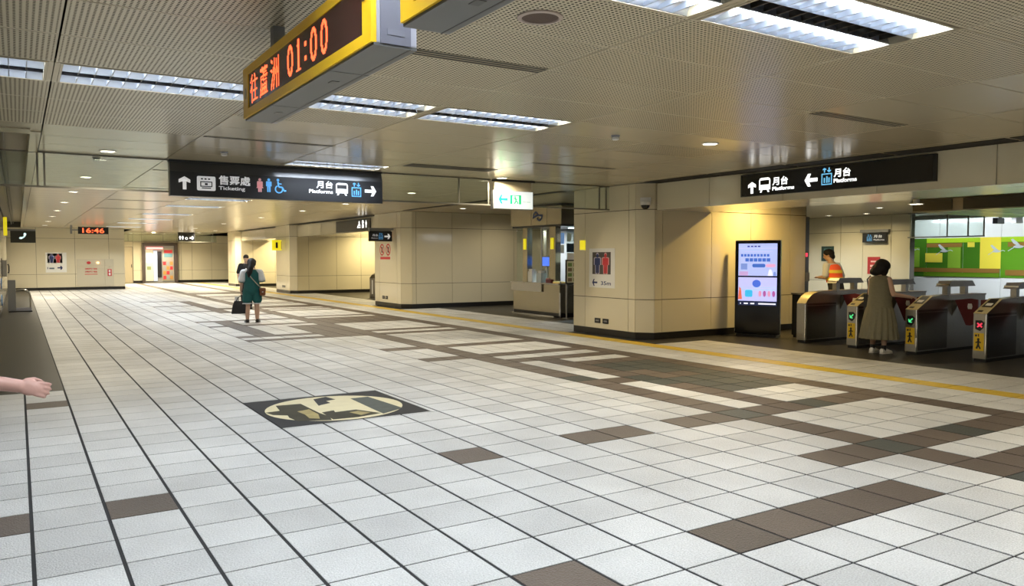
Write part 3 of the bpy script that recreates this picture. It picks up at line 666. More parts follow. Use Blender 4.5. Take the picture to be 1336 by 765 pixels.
# ------------------------------------------------------------------ smoke barrier with the ticketing and exit signs
YB = 7.86
def barrier(x0, x1, y, label, posts, zr=2.52):
    t = root('smoke_barrier', ((x0 + x1) / 2, y, ZC), label, 'smoke barrier'); o = ((x0 + x1) / 2, y, ZC)
    bx('glass_pane', GLASS, t, x0, x1, y - .003, y + .003, zr + .02, ZC - .01, off=o)
    bx('bottom_rail', ALU, t, x0, x1, y - .015, y + .015, zr, zr + .025, off=o); bx('top_rail', ALU, t, x0, x1, y - .015, y + .015, ZC - .02, ZC, off=o)
    for p in posts: bx('mullion', ALU, t, p - .012, p + .012, y - .013, y + .013, zr + .025, ZC - .02, off=o)
barrier(-.44, 1.84, YB, 'glass smoke barrier with thin rail left of the ticketing sign', (.22, .30))
barrier(5.14, 7.24, YB, 'glass smoke barrier between the ticketing and exit signs', (6.6, 7.2))
barrier(8.16, 10.0, YB, 'glass smoke barrier between the exit sign and the wall', (9.75, 9.92))
barrier(4.55, 9.9, 44.0, 'far glass smoke barrier before the shop doorway', (5.2, 7.0, 8.6, 9.7), 2.46)
SX0, SX1, SY, SZ0, SZ1 = 1.85, 5.12, 7.78, 2.475, 2.83
so = ((SX0 + SX1) / 2, SY, SZ0)
ts = root('ticketing_sign', so, 'long dark hanging sign reading Ticketing and Platforms with toilet and train symbols', 'sign')
bx('sign_box', SIGNB, ts, SX0, SX1, SY, SY + .16, SZ0, SZ1, bev=.004, off=so)
MB().prism([(SY, SZ1), (SY + .16, SZ1), (SY + .16, 2.985), (SY + .05, 2.985)], lambda a, b, d: (d, a, b), SX0, SX1).build('sloped_housing', SIGNH, ts, off=so)
bx('ceiling_channel', SIGNB, ts, SX0 - .01, SX1 + .01, SY + .03, SY + .17, 2.97, 3.0, off=so)
fr = Frame((0, SY, 0), (1, 0, 0), (0, 0, 1), (0, -1, 0))
Flat(fr).arrow(2.045, 2.665, .19, 90, .05).build('arrow_symbol', LIT_W2, ts, off=so)
Flat(fr).rrect(2.215, 2.475, 2.565, 2.775, .02).build('ticket_symbol', LIT_W2, ts, off=so)
f2 = Flat(fr, .003, .002).outline(2.26, 2.43, 2.62, 2.70, .014).rect(2.28, 2.41, 2.595, 2.61).rect(2.325, 2.365, 2.645, 2.675).rect(2.27, 2.30, 2.725, 2.745).rect(2.32, 2.35, 2.725, 2.745).rect(2.37, 2.40, 2.725, 2.745); f2.build('ticket_symbol', SIGNB, ts, off=so)
text('售票處', fr, 2.52, 2.98, 2.66, 2.80, LIT_W2, ts, off=so, bold=.02); text('Ticketing', fr, 2.52, 2.90, 2.57, 2.64, LIT_W2, ts, off=so, bold=.015)
Flat(fr).person(3.12, 2.58, .21, .085, True).build('woman_symbol', LIT_P2, ts, off=so)
Flat(fr).person(3.255, 2.585, .21, .085).build('man_symbol', LIT_B2, ts, off=so)
Flat(fr).disc(3.395, 2.775, .02).ring(3.41, 2.635, .055, .018, 120, 400).stroke([(3.395, 2.75), (3.405, 2.67), (3.46, 2.665), (3.49, 2.61), (3.52, 2.615)], .022).stroke([(3.40, 2.72), (3.45, 2.715)], .016).build('wheelchair_symbol', LIT_B2, ts, off=so)
text('月台', fr, 4.0, 4.27, 2.68, 2.80, LIT_W2, ts, off=so, bold=.02); text('Platforms', fr, 3.88, 4.27, 2.60, 2.66, LIT_W2, ts, off=so, bold=.02)
Flat(fr).train(4.42, 2.58, .2, .2).build('train_symbol', LIT_W2, ts, off=so)
Flat(fr).lift(4.665, 2.57, .16, .23).build('lift_symbol', LIT_B2, ts, off=so)
Flat(fr).arrow(4.91, 2.67, .2, 0, .05).build('arrow_symbol', LIT_W2, ts, off=so)
eo = (7.69, 7.76, 2.47)
es = root('exit_sign', eo, 'lit white emergency exit sign with green arrow and running figure', 'sign')
bx('sign_box', GREY, es, 7.26, 8.12, 7.775, 7.87, 2.465, 2.80, off=eo)
bx('lit_face', mat('exit_face', (.25, .27, .27), .3, emit=(.93, 1, .98), es=.72), es, 7.275, 8.105, 7.765, 7.776, 2.475, 2.79, off=eo)
bx('hanger_panel', mat('hanger_beige', (.5, .44, .3), .4), es, 7.3, 8.09, 7.80, 7.83, 2.80, 2.97, off=eo); bx('ceiling_channel', SIGNB, es, 7.3, 8.15, 7.76, 7.9, 2.965, 3.0, off=eo)
fr = Frame((0, 7.765, 0), (1, 0, 0), (0, 0, 1), (0, -1, 0))
Flat(fr).arrow(7.455, 2.64, .2, 180, .045).build('arrow_symbol', GREEN, es, off=eo)
Flat(fr).rect(7.61, 7.655, 2.56, 2.725).rect(7.80, 7.845, 2.56, 2.725).rect(7.655, 7.80, 2.712, 2.725).disc(7.715, 2.69, .014).stroke([(7.715, 2.675), (7.735, 2.62), (7.70, 2.565)], .022).stroke([(7.735, 2.62), (7.775, 2.59), (7.775, 2.565)], .018).stroke([(7.685, 2.65), (7.72, 2.665), (7.76, 2.64)], .014).build('running_figure', GREEN, es, off=eo)
Flat(fr).rect(7.885, 7.95, 2.60, 2.608).rect(7.965, 8.05, 2.60, 2.608).build('small_print', mat('print_pale_green', (.35, .6, .5), .5), es, off=eo)

# platforms sign on the gate header
po = (10.26, 3.05, 2.59)
ps = root('platforms_sign', po, 'long black lit sign reading Platforms on the gate header', 'sign')
bx('sign_box', BLACKG, ps, 10.262, 10.30, 1.40, 4.71, 2.59, 2.955, off=po)
fmb = MB()
for q in ((1.40, 4.71, 2.59, 2.602), (1.40, 4.71, 2.943, 2.955), (1.40, 1.44, 2.602, 2.943), (4.69, 4.71, 2.602, 2.943)): fmb.box(10.254, 10.262, *q)
fmb.build('sign_frame', BLACK, ps, off=po)
fr = Frame((10.262, 0, 0), (0, -1, 0), (0, 0, 1), (-1, 0, 0))
Flat(fr).arrow(-4.475, 2.73, .19, 90, .052).build('arrow_symbol', LIT_W, ps, off=po)
Flat(fr).train(-4.215, 2.64, .225, .235).build('train_symbol', LIT_W, ps, off=po)
text('月台', fr, -4.06, -3.76, 2.735, 2.87, LIT_W, ps, off=po, bold=.025); text('Platforms', fr, -4.06, -3.64, 2.655, 2.715, LIT_W, ps, off=po, bold=.025)
Flat(fr).arrow(-3.335, 2.765, .23, 180, .055).build('arrow_symbol', LIT_W, ps, off=po)
Flat(fr).lift(-3.06, 2.67, .18, .26).build('lift_symbol', LIT_B, ps, off=po)
text('月台', fr, -2.94, -2.66, 2.77, 2.90, LIT_W, ps, off=po, bold=.025); text('Platforms', fr, -2.94, -2.56, 2.69, 2.75, LIT_W, ps, off=po, bold=.025)
# sign on the corridor header
po = (10.26, 22.8, 2.52)
ps = root('corridor_sign', po, 'dark sign with white toilet and baby-care symbols on the corridor header', 'sign')
bx('sign_box', SIGNB, ps, 10.26, 10.30, 21.1, 24.5, 2.52, 2.94, off=po)
fr = Frame((10.26, 0, 0), (0, -1, 0), (0, 0, 1), (-1, 0, 0))
Flat(fr).disc(-22.1, 2.82, .05).rect(-22.3, -21.98, 2.63, 2.66).stroke([(-22.25, 2.66), (-22.1, 2.76), (-22, 2.70)], .06).build('baby_symbol', LIT_W, ps, off=po)
Flat(fr).disc(-21.75, 2.82, .075).rect(-21.83, -21.67, 2.62, 2.74).build('lift_symbol', LIT_W, ps, off=po)
Flat(fr).person(-21.45, 2.62, .26, .12).build('person_symbol', LIT_W, ps, off=po)

# ------------------------------------------------------------------ wall signs and fittings
def figure_panel(t, fr, a0, a1, b0, b1, off):
    """dark square with a blue man and a red woman outlined in pale lines"""
    Flat(fr, .002, .001).rect(a0, a1, b0, b1).build('picture_square', mat('panel_brown', (.06, .05, .045), .4), t, off=off)
    w, h = (a1 - a0), (b1 - b0)
    for q, m_, sk in ((.28, NAVY, False), (.72, CRIM, True)):
        Flat(fr, .003, .0006).person(a0 + w * q, b0 + h * .01, h * .98, w * .40).build('figure_outline', mat('outline_pale', (.45, .42, .55), .5) if not sk else mat('outline_pink', (.6, .3, .3), .5), t, off=off)
        Flat(fr, .0036, .0006).person(a0 + w * q, b0 + h * .05, h * .88, w * .30).build('figure', m_ if not sk else CRIM, t, off=off)
o = (10.02, 8.1, .97); t = root('toilet_sign', o, 'white toilet sign reading 35m on the wall block by the gates', 'sign')
fr = Frame((10.02, 0, 0), (0, -1, 0), (0, 0, 1), (-1, 0, 0))
Flat(fr, .0, .002).rect(-8.52, -7.69, .965, 1.765).build('sign_plate', WHITEG, t, off=o)
figure_panel(t, fr, -8.41, -7.82, 1.24, 1.69, o)
Flat(fr, .002, .001).arrow(-8.33, 1.07, .17, 180, .035).build('arrow_symbol', NAVY, t, off=o)
text('35m', fr, -8.13, -7.81, 1.02, 1.10, NAVY, t, off=o, bold=.02)
o = (1.5, 39.3, .9); t = root('toilet_sign', o, 'white toilet sign with figures and an arrow on the far end wall', 'sign')
fr = Frame((0, 39.3, 0), (1, 0, 0), (0, 0, 1), (0, -1, 0))
Flat(fr, 0, .003).rect(1.10, 1.98, .86, 1.82).build('sign_plate', WHITEG, t, off=o); figure_panel(t, fr, 1.18, 1.80, 1.31, 1.77, o)
Flat(fr, .003, .001).arrow(1.70, 1.08, .22, 0, .06).build('arrow_symbol', NAVY, t, off=o); Flat(fr, .003, .001).rect(1.17, 1.20, 1.02, 1.12).build('distance_mark', NAVY, t, off=o); Flat(fr, .003, .001).rect(1.25, 1.46, 1.02, 1.09).build('distance_mark', mat('print_slate', (.08, .12, .16), .5), t, off=o)
# prohibition notice on the middle block
o = (10.02, 19.2, 1.5); t = root('prohibition_notice', o, 'white notice with two red prohibition rings and a red bar on the middle wall block', 'sign')
fr = Frame((10.02, 0, 0), (0, -1, 0), (0, 0, 1), (-1, 0, 0))
Flat(fr, 0, .002).rect(-19.72, -18.72, 1.5, 2.03).build('sign_plate', mat('notice_cream', (.62, .57, .44), .3), t, off=o)
for a in (-19.48, -18.98):
    Flat(fr, .002, .001).ring(a, 1.83, .17, .045).stroke([(a - .11, 1.95), (a + .11, 1.71)], .04).build('prohibition_ring', CRIM, t, off=o)
    Flat(fr, .0015, .001).rect(a - .05, a + .05, 1.74, 1.92).build('symbol', PRINTK, t, off=o)
Flat(fr, .002, .001).rect(-19.62, -18.82, 1.52, 1.60).build('red_bar', CRIM, t, off=o)
def flag_sign(X, y, z0, z1, w, label):
    t = root('yellow_flag_sign', (X, y, z0), label, 'sign')
    bx('plate', YELS, t, -w, 0, -.012, .012, 0, z1 - z0); bx('bracket', GREY, t, -.02, .0, -.02, .02, .05, z1 - z0 - .05)
    return t
t = flag_sign(10.02, 31.0, 1.9, 2.36, .42, 'yellow lit flag sign projecting from the far wall block'); MB().box(-.26, -.16, -.014, -.012, .1, .36).build('symbol', PRINTK, t)
t = root('yellow_flag_sign', (10.02, 8.74, 1.73), 'small glowing yellow sign flat on the wall block beside the toilet sign', 'sign'); bx('plate', YELS, t, -.012, 0, -.09, .09, 0, .21); bx('edge', WHITEP, t, -.013, -.012, -.09, .09, 0, .01)
def outlets(X, y, label):
    t = root('outlet_plates', (X, y, .24), label, 'outlet')
    for d in (-.13, .13):
        bx('cover_plate', BLACK, t, -.012, 0, d - .09, d + .09, 0, .10, bev=.003); bx('socket', GREY, t, -.014, -.012, d - .05, d + .05, .035, .065)
outlets(10.02, 8.1, 'pair of black outlet plates low on the wall block by the gates'); outlets(10.02, 19.25, 'pair of black outlet plates low on the middle wall block'); outlets(10.02, 30.7, 'black outlet plates low on the far wall block')
t = root('dome_camera', (10.14, 6.93, 2.70), 'white dome camera on the chamfered corner of the wall block', 'camera', rz=R(45))
MB().box(-.12, .03, -.10, .10, -.10, .02, bev=.012).build('bracket', WHITEG, t)
MB().lathe((-.12, 0, -.06), [(.09, 0), (.10, -.03), (.10, -.07)], 24).build('collar', WHITEG, t, smooth=True)
MB().lathe((-.12, 0, -.13), [(.085, 0), (.075, -.035), (.05, -.065), (.01, -.08)], 24).build('dome', BLACKG, t, smooth=True)
# projecting lift sign on the middle block
o = (9.6, 18.6, 2.08); t = root('lift_sign', o, 'small dark projecting sign with blue lift symbol and arrow beside the middle wall block', 'sign')
bx('sign_box', SIGNB, t, 9.21, 9.98, 18.57, 18.63, 2.085, 2.40, off=o); bx('support_arm', GREY, t, 9.21, 10.02, 18.56, 18.64, 2.43, 2.50, off=o); bx('hanger', GREY, t, 9.25, 9.95, 18.585, 18.615, 2.40, 2.44, off=o)
fr = Frame((0, 18.57, 0), (1, 0, 0), (0, 0, 1), (0, -1, 0))
text('月台', fr, 9.32, 9.50, 2.24, 2.31, LIT_W2, t, off=o); text('Platforms', fr, 9.29, 9.50, 2.17, 2.20, LIT_W2, t, off=o, bold=0)
Flat(fr).lift(9.60, 2.15, .14, .2).build('lift_symbol', LIT_B2, t, off=o); Flat(fr).arrow(9.82, 2.24, .2, 0, .05).build('arrow_symbol', LIT_W2, t, off=o)
# far hanging sign
o = (8.2, 43.75, 2.56); t = root('far_toilet_sign', o, 'small dark hanging sign with toilet figures and arrow before the shop doorway', 'sign')
bx('sign_box', SIGNB, t, 7.75, 8.66, 43.72, 43.80, 2.52, 2.90, off=o); bx('hanger', SIGNB, t, 7.75, 8.66, 43.74, 43.78, 2.90, 3.0, off=o)
fr = Frame((0, 43.72, 0), (1, 0, 0), (0, 0, 1), (0, -1, 0))
Flat(fr).person(7.86, 2.6, .22, .1).person(8.0, 2.6, .22, .1).ring(8.2, 2.67, .06, .025).arrow(8.48, 2.7, .22, 0, .06).build('symbols', LIT_W, t, off=o)
# LED clock
o = (2.85, 35.1, 2.62); t = root('led_clock', o, 'black hanging LED clock reading 16:46 in red, before the end wall', 'clock')
bx('clock_box', BLACK, t, 2.25, 3.45, 35.05, 35.2, 2.62, 2.93, off=o); bx('hanger_post', GREY, t, 1.95, 2.03, 35.08, 35.16, 2.62, 3.0, off=o); bx('hanger_arm', GREY, t, 2.03, 2.30, 35.09, 35.15, 2.76, 2.82, off=o)
text('16:46', Frame((0, 35.05, 0), (1, 0, 0), (0, 0, 1), (0, -1, 0)), 2.42, 3.28, 2.67, 2.88, LED, t, 'led_digits', off=o, bold=.01)
# phone sign, pay phone and stand by the left wall
o = (.1, 27, 2.07); t = root('telephone_sign', o, 'dark hanging sign with a white telephone handset symbol by the left wall', 'sign')
bx('sign_box', mat('sign_olive', (.03, .028, .018), .35), t, -.22, .51, 26.97, 27.03, 2.08, 2.48, off=o); bx('support_arm', GREY, t, -.45, .51, 26.98, 27.02, 2.48, 2.54, off=o)
fr = Frame((0, 26.97, 0), (1, 0, 0), (0, 0, 1), (0, -1, 0))
Flat(fr).ring(.08, 2.36, .12, .05, 270, 370).disc(.08, 2.24, .05, .04).disc(.2, 2.37, .04, .05).build('handset_symbol', mat('lit_cyan', (.6, .75, .75), .4, emit=(.75, .95, .95), es=.7), t, off=o)
t = root('yellow_flag_sign', (-.45, 22, 2.2), 'narrow yellow flag sign projecting from the left wall', 'sign'); bx('plate', YELS, t, .10, .19, -.01, .01, 0, .52); bx('bracket', GREY, t, 0, .10, -.012, .012, .24, .28)
t = root('pay_phone', (-.45, 24, 1.0), 'wall pay phone with black handset on the left wall', 'telephone')
bx('cabinet', STEEL, t, 0, .14, -.16, .16, 0, .5, bev=.01); bx('backplate', BLACK, t, .0, .016, -.2, .2, -.05, .56)
MB().tube([(.17, -.11, .1), (.19, -.11, .16), (.19, -.11, .32), (.17, -.11, .38)], [.03, .018, .018, .03]).build('handset', BLACK, t, smooth=True)
t = root('phone_stand', (0, 22.6, 0), 'grey phone stand with curved steel guard rail on the dark floor', 'stand')
bx('base_plate', BLACK, t, -.28, .3, -.2, .4, 0, .03); bx('pedestal', GREY, t, -.3, -.1, .05, .35, .03, .92, bev=.01)
for y in (-.12, .32): MB().tube([(-.1, y, .62), (.05, y, .64), (.17, y, .62), (.24, y, .54), (.26, y, .42), (.26, y, .03)], .022, 10).build('guard_rail', STEEL, t, smooth=True)
bx('kick_plate', LGREY, t, -.1, .28, -.15, -.12, .03, .12)
for z, lab in ((.82, 'upper blue round plate on the left wall by the phone stand'), (.40, 'lower blue round plate on the left wall by the phone stand')):
    t = root('blue_round_plate', (-.45, 19.2, z), lab, 'plate')
    MB().prism([(.14 * math.cos(a * .2618), .14 * math.sin(a * .2618)) for a in range(24)], lambda a, b, d: (d + .06, a, b + .1), -.01, .01).build('plate', mat('blue_plate', (.02, .16, .42), .3), t)
    MB().box(-.0, .05, -.02, .02, .08, .12).build('bracket', GREY, t); MB().prism([(.15 * math.cos(a * .2618), .15 * math.sin(a * .2618)) for a in range(24)], lambda a, b, d: (d + .045, a, b + .1), -.008, .004).build('rim', WHITEP, t)
# fire cabinet on the end wall
o = (3.25, 39.3, .13); t = root('fire_cabinet', o, 'flush fire hydrant cabinet with red lettering and lamp on the end wall', 'cabinet')
CABM = mat('cabinet_cream', (.60, .55, .42), .2)
for a in ((2.40, 3.60, .16, 1.10), (2.40, 3.60, 1.12, 1.50), (3.62, 4.02, .16, 1.10), (3.62, 4.02, 1.12, 1.50)): bx('cabinet_door', CABM, t, a[0], a[1], 39.275, 39.298, a[2], a[3], off=o)
fr = Frame((0, 39.275, 0), (1, 0, 0), (0, 0, 1), (0, -1, 0))
for b0, b1 in ((.98, 1.06), (.84, .92)): text('消防栓', fr, 2.74, 3.3, b0, b1, CRIM, t, off=o, bold=.03)
Flat(fr).rect(2.74, 3.3, .74, .77).build('text_line', CRIM, t, off=o)
MB().prism([(2.92 + .09 * math.cos(a * .5236), 1.32 + .07 * math.sin(a * .5236)) for a in range(12)], lambda a, b, d: (a, d, b), 39.235, 39.275).build('alarm_bell', CRIM, t, off=o)
MB().prism([(3.32 + .06 * math.cos(a * .5236), 1.32 + .05 * math.sin(a * .5236)) for a in range(12)], lambda a, b, d: (a, d, b), 39.215, 39.275).build('alarm_lamp', mat('alarm_lamp', (.9, .3, .1), .3, emit=(1, .45, .2), es=4), t, off=o)
bx('call_point', CRIM, t, 3.74, 3.92, 39.265, 39.275, .66, 1.0, off=o); bx('extinguisher_mark', WHITEP, t, 3.79, 3.87, 39.258, 39.266, .70, .82, off=o); bx('extinguisher_mark', WHITEP, t, 3.79, 3.87, 39.258, 39.266, .86, .96, off=o)
# far door and shop front
d1 = tag(MB().box(5.52, 6.03, 49.44, 49.52, 0, 2.23).build('door_1', mat('door_beige', (.45, .38, .25), .4)), kind='structure', label='beige service door in the far wall')
bx('door_frame', STEELD, d1, 5.5, 5.53, 49.42, 49.5, 0, 2.25); bx('door_frame', STEELD, d1, 6.02, 6.05, 49.42, 49.5, 0, 2.25); bx('door_handle', BLACK, d1, 5.93, 5.97, 49.40, 49.44, .95, 1.15)
o = (7.57, 49.3, 0); t = root('shop_front', o, 'lit shop front with pink sign strip, posters and dark frame in the far wall', 'shop front')
SHK = mat('shop_frame', (.07, .05, .04), .4)
for a in ((6.55, 6.68, 0, 2.5), (8.42, 8.6, 0, 2.5), (6.68, 8.42, 2.32, 2.5)): bx('frame', SHK, t, a[0], a[1], 49.2, 49.49, a[2], a[3], off=o)
bx('back_panel', mat('shop_grey', (.3, .29, .28), .4), t, 6.68, 8.42, 49.42, 49.49, 0, 2.32, off=o)
bx('sign_strip', mat('pink_strip', (.8, .2, .2), .4, emit=(1, .3, .28), es=2.2), t, 6.8, 7.75, 49.3, 49.42, 2.10, 2.22, off=o)
bx('door_panel', mat('shop_cream', (.62, .6, .5), .4), t, 6.74, 7.18, 49.34, 49.42, .1, 2.08, off=o)
bx('lit_poster', mat('pink_poster', (.9, .6, .6), .4, emit=(1, .78, .75), es=2.0), t, 6.80, 7.08, 49.33, 49.34, 1.25, 1.85, off=o); bx('green_notice', mat('notice_green', (.25, .3, .12), .5), t, 6.82, 7.05, 49.33, 49.34, .8, 1.02, off=o)
bx('glass_door', mat('shop_glass', (.35, .42, .5), .15, emit=(.7, .8, 1), es=.5), t, 7.2, 7.42, 49.36, 49.42, .1, 2.0, off=o); bx('banner', BLACK, t, 7.42, 7.66, 49.32, 49.40, .35, 1.95, off=o)
bx('display_board', mat('shop_tan', (.36, .32, .24), .5), t, 7.72, 8.38, 49.36, 49.42, .1, 2.15, off=o)
for q in range(3):
    for r_ in range(4): bx('goods_card', (CRIM, mat('card_orange', (.5, .25, .06), .5), mat('card_grey', (.3, .3, .28), .5))[(q * 2 + r_) % 3], t, 7.75 + q * .2, 7.92 + q * .2, 49.345, 49.36, .2 + r_ * .3, .42 + r_ * .3, off=o)
bx('poster', CRIM, t, 7.82, 8.3, 49.34, 49.36, 1.85, 2.05, off=o); bx('poster', mat('poster_teal', (.1, .25, .25), .5), t, 7.82, 8.3, 49.34, 49.36, 1.6, 1.83, off=o)
area('shop_glow', (0, -.35, 1.9), 1.4, .3, 22, (1, .8, .8), t)

# ------------------------------------------------------------------ screen totem
tt = root('screen_totem', (12.46, 6.22, 0), 'tall black digital screen totem beside the ticket gates', 'totem', rz=math.atan2(-.919, .394))
# local: x along the face (left to right), y towards the back is +? normal faces -y
bx('body', BLACKG, tt, -.45, .45, 0, .09, .05, 1.92, bev=.02); bx('silver_edge', STEEL, tt, -.456, .456, .02, .07, .045, 1.926); bx('base', BLACK, tt, -.40, .40, -.05, .25, 0, .05)
fr = Frame((0, 0, 0), (1, 0, 0), (0, 0, 1), (0, -1, 0))
def lit(n, c, s=1.0): return mat(n, c, .4, emit=c, es=s)
Flat(fr, .001, .002).rect(-.38, .39, 1.215, 1.86).build('upper_screen', lit('scr_lavender', (.42, .50, .88)), tt)
Flat(fr, .001, .002).rect(-.38, .39, .71, 1.185).build('lower_screen', lit('scr_lilac', (.50, .52, .90)), tt)
Flat(fr, .001, .002).rect(-.38, .39, .62, .70).build('ticker_strip', lit('scr_navy', (.02, .03, .09), .6), tt)
D = .0035
Flat(fr, D).rect(-.38, .39, 1.76, 1.765).rect(-.26, .30, 1.70, 1.704).build('screen_rule', lit('scr_pale', (.62, .70, .95)), tt)
for k in range(4): Flat(fr, D).rect(-.2 + k * .07, -.155 + k * .07, 1.79, 1.815).build('text_block', lit('scr_darkblue', (.03, .04, .25), .5), tt)
for k in range(9): Flat(fr, D).rect(-.33 + k * .065, -.285 + k * .065, 1.60, 1.65).build('text_block', lit('scr_blue', (.06, .17, .62), .8), tt)
for k in range(6): Flat(fr, D).rect(-.24 + k * .085, -.17 + k * .085, 1.50, 1.565).build('text_block', lit('scr_blue', (.06, .17, .62), .8), tt)
Flat(fr, D).rrect(-.10, .16, 1.385, 1.455, .03).build('button_shape', lit('scr_blue', (.06, .17, .62), .8), tt); Flat(fr, D).rrect(.17, .36, 1.39, 1.45, .03).build('button_shape', lit('scr_pink', (.85, .42, .62), .9), tt)
Flat(fr, D).rect(-.33, -.20, 1.34, 1.46).build('picture_block', lit('scr_mid', (.22, .33, .75), .8), tt); Flat(fr, D).rect(-.36, -.18, 1.22, 1.30).build('picture_block', lit('scr_mauve', (.62, .42, .75), .8), tt)
Flat(fr, D).poly([(.31, 1.22), (.38, 1.22), (.36, 1.30), (.33, 1.30)]).build('picture_block', lit('scr_mid', (.22, .33, .75), .8), tt); Flat(fr, D).poly([(.21, 1.22), (.31, 1.22), (.28, 1.34), (.24, 1.34)]).build('picture_block', lit('scr_white', (.85, .88, .98)), tt)
Flat(fr, D).rect(-.38, .39, .93, .94).rect(-.38, .39, .98, .985).build('screen_rule', lit('scr_teal', (.35, .72, .78), .9), tt)
Flat(fr, D).poly([(-.38, .74), (-.30, .74), (-.32, .95), (-.36, 1.0)]).build('picture_block', lit('scr_orange', (.85, .18, .10), .8), tt); Flat(fr, D).rrect(-.24, -.09, .79, .93, .03).build('picture_block', lit('scr_cyan', (.05, .50, .85), .9), tt)
Flat(fr, D).disc(-.01, 1.06, .085, .075).build('picture_block', lit('scr_royal', (.07, .16, .72), .9), tt)
for k in range(4): Flat(fr, D).disc(.06 + k * .09, .86, .03, .06).build('picture_block', lit('scr_plum', (.45, .12, .38), .8) if k % 2 else lit('scr_rose', (.85, .35, .5), .8), tt)
for a0, a1 in ((-.34, -.32), (-.26, -.18), (-.13, -.05), (.03, .37)): Flat(fr, D).rect(a0, a1, .645, .672).build('ticker_text', lit('scr_white', (.85, .88, .98)), tt)

# ------------------------------------------------------------------ ticket gates
GCRM = mat('gate_cream_top', (.68, .60, .36), .25, metal=.3); FLAP = mat('flap_red', (.12, .007, .010), .5)
def gate(y0, label, sign=None, reader=True):
    t = root('ticket_gate', (12.25, y0, 0), label, 'ticket gate', 'ticket gates in a row'); Wd = .19
    P = [(0, .05), (0, .73)] + ([(.45, .945), (.92, .955)] if reader else [(.06, .80), (.13, .86), (.22, .905), (.34, .935), (.5, .95), (.92, .955)]) + [(.92, .05)]
    f = lambda a, b, d: (a, d, b)
    MB().prism(P, f, 0, Wd).build('body', STEEL, t); bx('plinth', BLACK, t, .02, 2.05, .01, Wd - .01, 0, .05)
    bx('rear_body', STEEL, t, .93, 2.1, .005, Wd - .005, .05, .93); bx('top_plate', LGREY, t, .90, 2.1, -.01, Wd + .01, .93, .957)
    for y, d in ((-.004, 0), (Wd, .004)):
        bx('side_panel', STEELD, t, .05, .89, y, y + .004, .07, .68); bx('side_strip', STEELD, t, .05, .89, y, y + .004, .695, .73)
    bx('front_edge', CHROME, t, -.006, .012, -.006, .012, .05, .73)
    if reader:
        s = math.hypot(.45, .215); fr = Frame((0, Wd, .73), (0, -1, 0), (.45, 0, .215), (-.215, 0, .45))
        Flat(fr, .001, .006).rect(-.004, Wd + .004, 0, s * .99).build('slope_plate', GCRM, t)
        Flat(fr, .007, .004).poly([(.02, s * .42), (Wd - .02, s * .42), (Wd - .035, s * .95), (.035, s * .95)]).build('card_reader', BLACK, t)
        Flat(fr, .011, .002).rect(.05, Wd - .05, s * .5, s * .66).build('reader_card', WHITEP, t); Flat(fr, .007, .003).rect(.03, .10, s * .1, s * .2).build('ticket_slot', BLACK, t)
    else:
        mb = MB(); Q = [(0, .735), (.06, .805), (.13, .865), (.22, .91), (.34, .94)]
        mb.prism(Q + [(a, b - .004) for a, b in Q[::-1]], f, -.004, Wd + .004); mb.build('slope_plate', GCRM, t, smooth=True)
    fr = Frame((0, Wd, 0), (0, -1, 0), (0, 0, 1), (-1, 0, 0))
    if sign:
        Flat(fr, .001, .003).poly([(.03, .50), (.10, .47), (.15, .52), (.165, .60), (.12, .635), (.03, .63)]).build('indicator', BLACK, t)
        c = mat('lamp_green', (.1, .6, .2), .4, emit=(.1, 1, .35), es=.7) if sign == 'g' else mat('lamp_red', (.6, .05, .08), .4, emit=(1, .06, .12), es=.8)
        if sign == 'g': Flat(fr, .004, .001).arrow(.09, .56, .09, 225, .02).build('lit_arrow', c, t)
        else: Flat(fr, .004, .001).stroke([(.06, .53), (.13, .59)], .022).stroke([(.06, .59), (.13, .53)], .022).build('lit_cross', c, t)
        Flat(fr, .001, .002).rect(.015, .16, .17, .44).build('warning_label', mat('label_yellow', (.75, .50, .02), .5), t)
        Flat(fr, .003, .001).disc(.08, .345, .018).stroke([(.08, .33), (.08, .265), (.055, .20)], .028).stroke([(.08, .265), (.11, .20)], .022).stroke([(.04, .29), (.08, .31), (.12, .295)], .018).rect(.03, .06, .385, .415).rect(.075, .09, .385, .425).build('warning_figure', PRINTK, t)
    # sensor hood on posts
    for x in (.97, 1.52): bx('hood_post', STEEL, t, x, x + .10, .05, .14, .957, 1.10)
    MB().prism([(.86, 1.09), (1.74, 1.09), (1.70, 1.13), (1.64, 1.185), (.98, 1.185), (.92, 1.13)], f, -.01, .20).build('hood', mat('hood_grey', (.30, .30, .31), .35, metal=.6), t)
    bx('hood_edge', CHROME, t, .90, .93, -.012, .202, 1.10, 1.14)
    # red retractable flaps both sides
    for s, ya in ((-1, 0), (1, Wd)):
        fn = lambda a, b, d, s=s, ya=ya: (1.02 + d, ya + s * a, b)
        MB().prism([(.05, .87), (.30, .905), (.42, .89), (.42, .5), (.30, .455), (.24, .46)], fn, 0, .03).build('flap', FLAP, t)
        MB().prism([(.27, .73), (.33, .73), (.34, .77), (.33, .82), (.27, .82), (.26, .77)], fn, -.002, 0).build('flap_mark', WHITEP, t)
        MB().prism([(0, .6), (.08, .78), (.08, .87), (0, .87)], fn, .005, .025).build('flap_arm', STEELD, t)
    return t
gate(4.91, 'plain rounded steel ticket gate beside the screen totem', None, False)
gate(3.86, 'steel ticket gate with green arrow at the left hand of the woman in the dress', 'g')
gate(2.79, 'steel ticket gate with green arrow being tapped by the woman', 'g')
gate(1.71, 'steel ticket gate showing a red cross above its yellow label', 'r')
t = root('wide_gate', (12.95, 5.56, 0), 'dark wide gate cabinet standing between the totem and the rounded gate', 'ticket gate')
bx('body', BLACK, t, 0, 1.7, 0, .2, .05, .85); bx('plinth', BLACK, t, .02, 1.68, .02, .18, 0, .05); bx('top_plate', STEEL, t, -.02, 1.72, -.01, .21, .85, .885)
